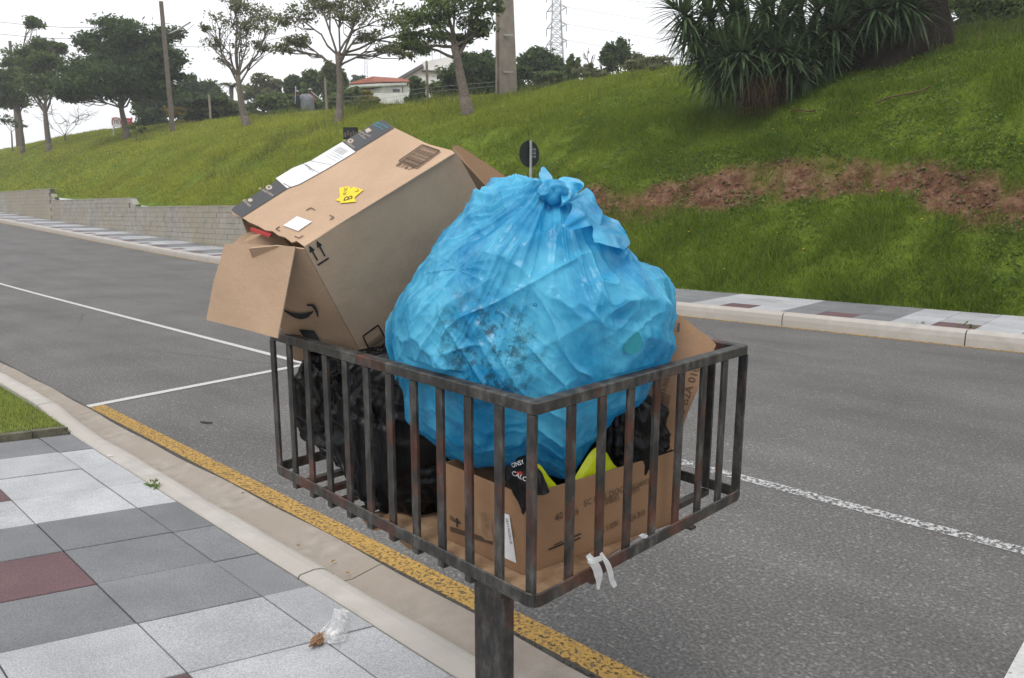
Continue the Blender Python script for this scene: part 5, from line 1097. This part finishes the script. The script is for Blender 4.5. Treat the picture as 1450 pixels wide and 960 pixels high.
# green circular thing pressed against the film
def film_front(px, py):
    """point of the bag surface along a pixel ray (nearest vertex of the built bag)"""
    co = np.array([v.co[:] for v in bb.children[0].data.vertices]) + np.array(bb.location); d = ray(px, py); d = d / np.linalg.norm(d); w = co - CP; t = w @ d; o = np.linalg.norm(w - t[:, None] * d, axis=1)
    k = np.where(o < .012)[0]; return co[k[np.argmin(t[k])]] if len(k) else CP + d * 1.9
pg_ = film_front(901, 484); rg = [pg_ - FW * .006 + RT * .024 * math.cos(q) + UPV * .029 * math.sin(q) for q in np.arange(24) * 2 * math.pi / 24]
MB().prism(rg, FW * .004).build('round_print', simple('teal_print', (.01, .2, .25), (.01, .17, .22), 20, .35, 0), bb)
def black_bag(label, c, rad, seed, lim, amp=1., parent=None, nu=200, nv=130, top=None):
    """lumpy black sack; c, rad in basket coordinates, lim = clamp box (u0,u1,v0,v1,w0,w1)"""
    t = empty('garbage_bag', LP(c[0], c[1], max(lim[4], c[2] - rad[2])), label, 'garbage bag')
    def fn(D):
        S = np.sign(D) * np.abs(D) ** .75; l = np.array(c) + S * np.array(rad)
        P = l * 1.0; q = P * 1.0 + seed
        az = np.arctan2(D[:, 1], D[:, 0]); f = (ridge(np.stack([az * 6 + seed, D[:, 2] * 1.3, az * 0], -1)) - .5) * .03 + (ridge(q * np.array([7, 7, 16.])) - .5) * .034 + (ridge(q * np.array([16, 16, 34.])) ** 2 - .3) * .02 + (ridge(q * 45) ** 2 - .3) * .006 + (vnoise(q * 5) - .5) * .06
        l = l + D * (f * amp)[:, None]
        jt = .006 * (vnoise(q * 25) - .5)
        l[:, 0] = np.clip(l[:, 0], lim[0] + jt, lim[1] + jt); l[:, 1] = np.clip(l[:, 1], lim[2] + jt, lim[3] + jt); l[:, 2] = np.clip(l[:, 2], lim[4], lim[5] + jt)
        return OB + l[:, :1] * EX + l[:, 1:2] * EY + l[:, 2:3] * EZ
    blob('bag_body', M['black_bag'], None, None, fn, nu, nv, t); return t
black_bag('bulging black garbage bag packed against the basket bars left of the carton', (-.68, .3, -.25), (.24, .27, .23), 3.1, (-1.0, -.42, .024, .8, FL, .0), .75)
black_bag('slack black garbage bag at the open left end of the basket', (-.965, .3, -.21), (.15, .27, .2), 8.4, (-1.108, -.76, .03, .8, FL + .004, -.02), .75)
black_bag('dark black garbage bag squashed behind the blue bag', (-.5, .52, -.22), (.22, .26, .22), 5.7, (-.9, -.3, .1, .82, FL, -.03))
# ------------------------------------------------------------------ packets in the carton
cm = LV3(onl(893, 630, u=ur - .08)); black_bag('small shiny black bag stuffed in the far end of the carton', (cm[0] - .03, cm[1] + .02, cm[2] + .02), (.075, .09, .09), 1.9, (ul, ur - .008, v0_ + .02, vr - .012, FL + .02, .0), .6, nu=120, nv=80)
nb_ = empty('snack_packet', LP(u0_ - .1, v0_ + .12, fz - .05), 'crumpled neon yellow-green snack packet between carton and blue bag', 'packet')
UQ = lambda x, y, k=0.: onplane(x, y, P2 + n2 * (.007 + k * .6), n2)
sheet('wrapper', [[UQ(752, 655, .02), UQ(757, 675, .01), UQ(762, 712, .01)], [UQ(766, 660, .01), UQ(770, 682, .0), UQ(776, 710, .01)], [UQ(778, 676, .01), UQ(784, 690, .0), UQ(790, 706, .01)], [UQ(790, 690, .01), UQ(797, 696, .0), UQ(804, 704, .01)]], M['neon'], nb_, .005, 34)
sheet('wrapper', [[UQ(808, 682, .02), UQ(812, 695, .0), UQ(814, 708, .01)], [UQ(824, 658, .02), UQ(826, 680, .0), UQ(828, 704, .01)], [UQ(842, 634, .02), UQ(846, 662, .0), UQ(848, 698, .01)], [UQ(858, 642, .02), UQ(864, 660, .005), UQ(866, 692, .01)], [UQ(866, 654, .02), UQ(877, 664, .008), UQ(876, 684, .01)]], M['neon'], nb_, .005, 34)
MB().prism([UQ(853, 676, -.006), UQ(858, 671, -.006), UQ(861, 680, -.006), UQ(854, 683, -.006)], -n2 * .001).build('red_print', M['red'], nb_)
bp_ = empty('snack_packet', LP(u0_ - .06, v0_ + .02, fz - .02), 'black snack packet with white lettering hanging over the carton edge', 'packet')
VQ = lambda x, y, k: onl(x, y, v=v0_ + .012 + k - .03)
pk_ = sheet('wrapper', [[VQ(717, 662, .03), VQ(721, 684, .012), VQ(731, 700, .012)], [VQ(727, 655, .03), VQ(735, 678, .0), VQ(741, 728, -.004)], [VQ(738, 646, .045), VQ(749, 672, .004), VQ(754, 702, -.002)], [VQ(751, 645, .05), VQ(760, 668, .012), VQ(772, 702, .006)], [VQ(760, 660, .05), VQ(772, 682, .03), VQ(780, 697, .02)]], M['black_bag'], bp_, .009, 55)
pe = np.array(VQ(740, 676, -.016)); nq = -EY * .8 + EX * .45
ftext('CALC', (724, 671), (744, 681), (726, 665), .0105, pe, nq, M['paper'], bp_, .002); ftext('ONSY', (726, 662), (743, 656), (725, 656.5), .011, pe, nq, M['paper'], bp_, .002)
fmarks('red_print', [[(731, 668), (738, 667), (741, 671), (735, 672)]], pe, nq, M['red'], bp_, .002)
# ------------------------------------------------------------------ ribbons of torn white film on the rim, pavement litter
ti_ = empty('plastic_strip', LP(.006, .21, -.43), 'torn white plastic strip knotted round the lower rim', 'plastic strip')
T_ = lambda x, y, k=0.: onl(x, y, u=.012 + k)
sheet('ribbon', [[T_(829, 787), T_(836, 783)], [T_(836, 800, .006), T_(846, 795, .008)], [T_(842, 818, .004), T_(852, 812, .006)], [T_(846, 835, 0), T_(850, 834, 0)]], M['white_film'], ti_, .004, 60)
sheet('ribbon', [[T_(848, 783), T_(853, 781)], [T_(855, 798, .006), T_(862, 795, .006)], [T_(861, 814, .004), T_(868, 810, .004)], [T_(869, 832, 0), T_(873, 829, 0)]], M['white_film'], ti_, .004, 60)
sheet('ribbon', [[T_(832, 790, .006), T_(832, 797, .006)], [T_(842, 789, .014), T_(842, 797, .014)], [T_(853, 784, .006), T_(853, 791, .006)]], M['white_film'], ti_, .004, 60)
t = [onl(x, y, u=.0) for x, y in ((904, 758), (910, 755), (915, 757), (913, 761), (906, 761))]; MB().prism(t, EX * .006).build('plastic_scrap', M['white_film'], loc=t[0], label='tiny white scrap of film caught on the lower rim', category='scrap')
lb_ = empty('litter_wrapper', onz(470, 890, .062), 'crumpled clear plastic wrapper with brown food remains on the pale slabs', 'wrapper')
def film():
    m_, N, L, b = new_mat('clear_crumpled_film'); v = coords(N, L); b.inputs['Base Color'].default_value = (.8, .8, .8, 1); b.inputs['Roughness'].default_value = .25
    n_ = noise(N, L, v, 45, 5, .7); bump(N, L, b, n_, .8, .01); t_ = N.new('ShaderNodeBsdfTransparent'); ms = N.new('ShaderNodeMixShader'); L.new(ramp(N, L, n_, [(.35, .12), (.65, .75)]), ms.inputs[0]); L.new(t_.outputs[0], ms.inputs[1]); L.new(b.outputs[0], ms.inputs[2]); L.new(ms.outputs[0], N['Material Output'].inputs['Surface']); return m_
Gd = lambda x, y, h=0.: onz(x, y, .066 + h)
rows = [[Gd(472, 862), Gd(480, 862, .02), Gd(487, 860, .01), Gd(497, 866)], [Gd(468, 876), Gd(480, 874, .025), Gd(488, 876, .015), Gd(494, 877)], [Gd(456, 888), Gd(470, 888, .03), Gd(484, 888, .03), Gd(492, 892)], [Gd(448, 898), Gd(462, 900, .02), Gd(478, 900, .025), Gd(492, 904)], [Gd(446, 908), Gd(460, 910), Gd(475, 911), Gd(488, 908)]]
sheet('film', rows, film(), lb_, .008, 45)
fo = lambda D: Gd(451, 905, .006) + (D[:, :1] * (Gd(458, 899) - Gd(440, 911)) * .62 + D[:, 1:2] * (Gd(452, 910) - Gd(446, 900)) * .45 + D[:, 2:3] * UZ * .011) * (1 + .8 * (vnoise(D * 4 + 2) - .5))[:, None]
blob('food_remains', M['food'], None, None, fo, 60, 40, lb_)
for (x, y, s_, lb) in ((422, 773, .018, 'yellowing fallen leaf lying in the gutter'), (472, 795, .02, 'brown dry leaf against the kerb by the joint'), (344, 698, .014, 'dry twig of leaf in the gutter'), (492, 812, .016, 'curled brown leaf in the gutter under the basket')):
    c = onz(x, y, .012 if x != 422 else .02); a = random.uniform(0, 6); u = np.array([math.cos(a), math.sin(a), 0]); v = np.array([-u[1], u[0], 0])
    MB().add([c - u * s_, c - v * s_ * .4 + UZ * .006, c + u * s_, c + v * s_ * .4 + UZ * .008, c + UZ * .002], [(0, 1, 4), (1, 2, 4), (2, 3, 4), (3, 0, 4)]).build('fallen_leaf', M['dryleaf'] if x != 422 else M['leaf_y'], loc=c, recalc=False, label=lb, category='leaf')
c = onz(291, 598, .012); MB().tube([c - np.array([.05, .02, 0]), c, c + np.array([.05, .035, 0])], [.006, .009, .006], 6).build('twig', M['wire'], loc=c, label='small dark twig lying on the asphalt near the bay line', category='twig')
c = onz(156, 645, .07); MB().tube([c - np.array([.012, .01, 0]), c + np.array([.012, .012, 0])], .004, 8).build('cigarette_end', M['paper'], loc=c, label='tiny cigarette end at the kerb beside the pale slabs', category='cigarette end')
for (x, y, z, k, s_, lb) in ((218, 688, .06, 40, .05, 'little green weed growing between the pale slabs and the kerb'), (1372, 464, .2, 24, .09, 'small weed growing in the far kerb joint'), (1306, 458, .2, 14, .05, 'wispy grass tuft behind the far kerb')):
    c = onz(x, y, z); P = c + rng.normal(size=(k, 3)) * np.array([.7, .3, .0]) * s_ + np.abs(rng.normal(size=(k, 1))) * UZ * s_ * .25; V = leafquads(P, s_ * .28, 1.)
    tri_mesh('weed', V, np.arange(len(V)).reshape(-1, 4), M['weed'], loc=c, label=lb, category='weed')
c = onz(1160, 416, .2); MB().box(c + UZ * .03, RT * .03, F0 * .02, UZ * .035).build('paper_scrap', M['paper'], loc=c, label='small white paper scrap at the foot of the grass bank', category='scrap')

# ------------------------------------------------------------------ thin humid air between the camera and the far trees
hm = bpy.data.materials.new('humid_air'); hm.use_nodes = True; hn = hm.node_tree.nodes; hn.remove(hn['Principled BSDF'])
hv = hn.new('ShaderNodeVolumePrincipled'); hv.inputs['Color'].default_value = (.96, .97, 1, 1); hv.inputs['Density'].default_value = .0013; hv.inputs['Anisotropy'].default_value = .2
hm.node_tree.links.new(hv.outputs[0], hn['Material Output'].inputs['Volume'])
MB().aab(-600, 600, -600, 600, -1.2, 62).build('haze', hm, kind='stuff', label='thin pale humid air over the whole scene')
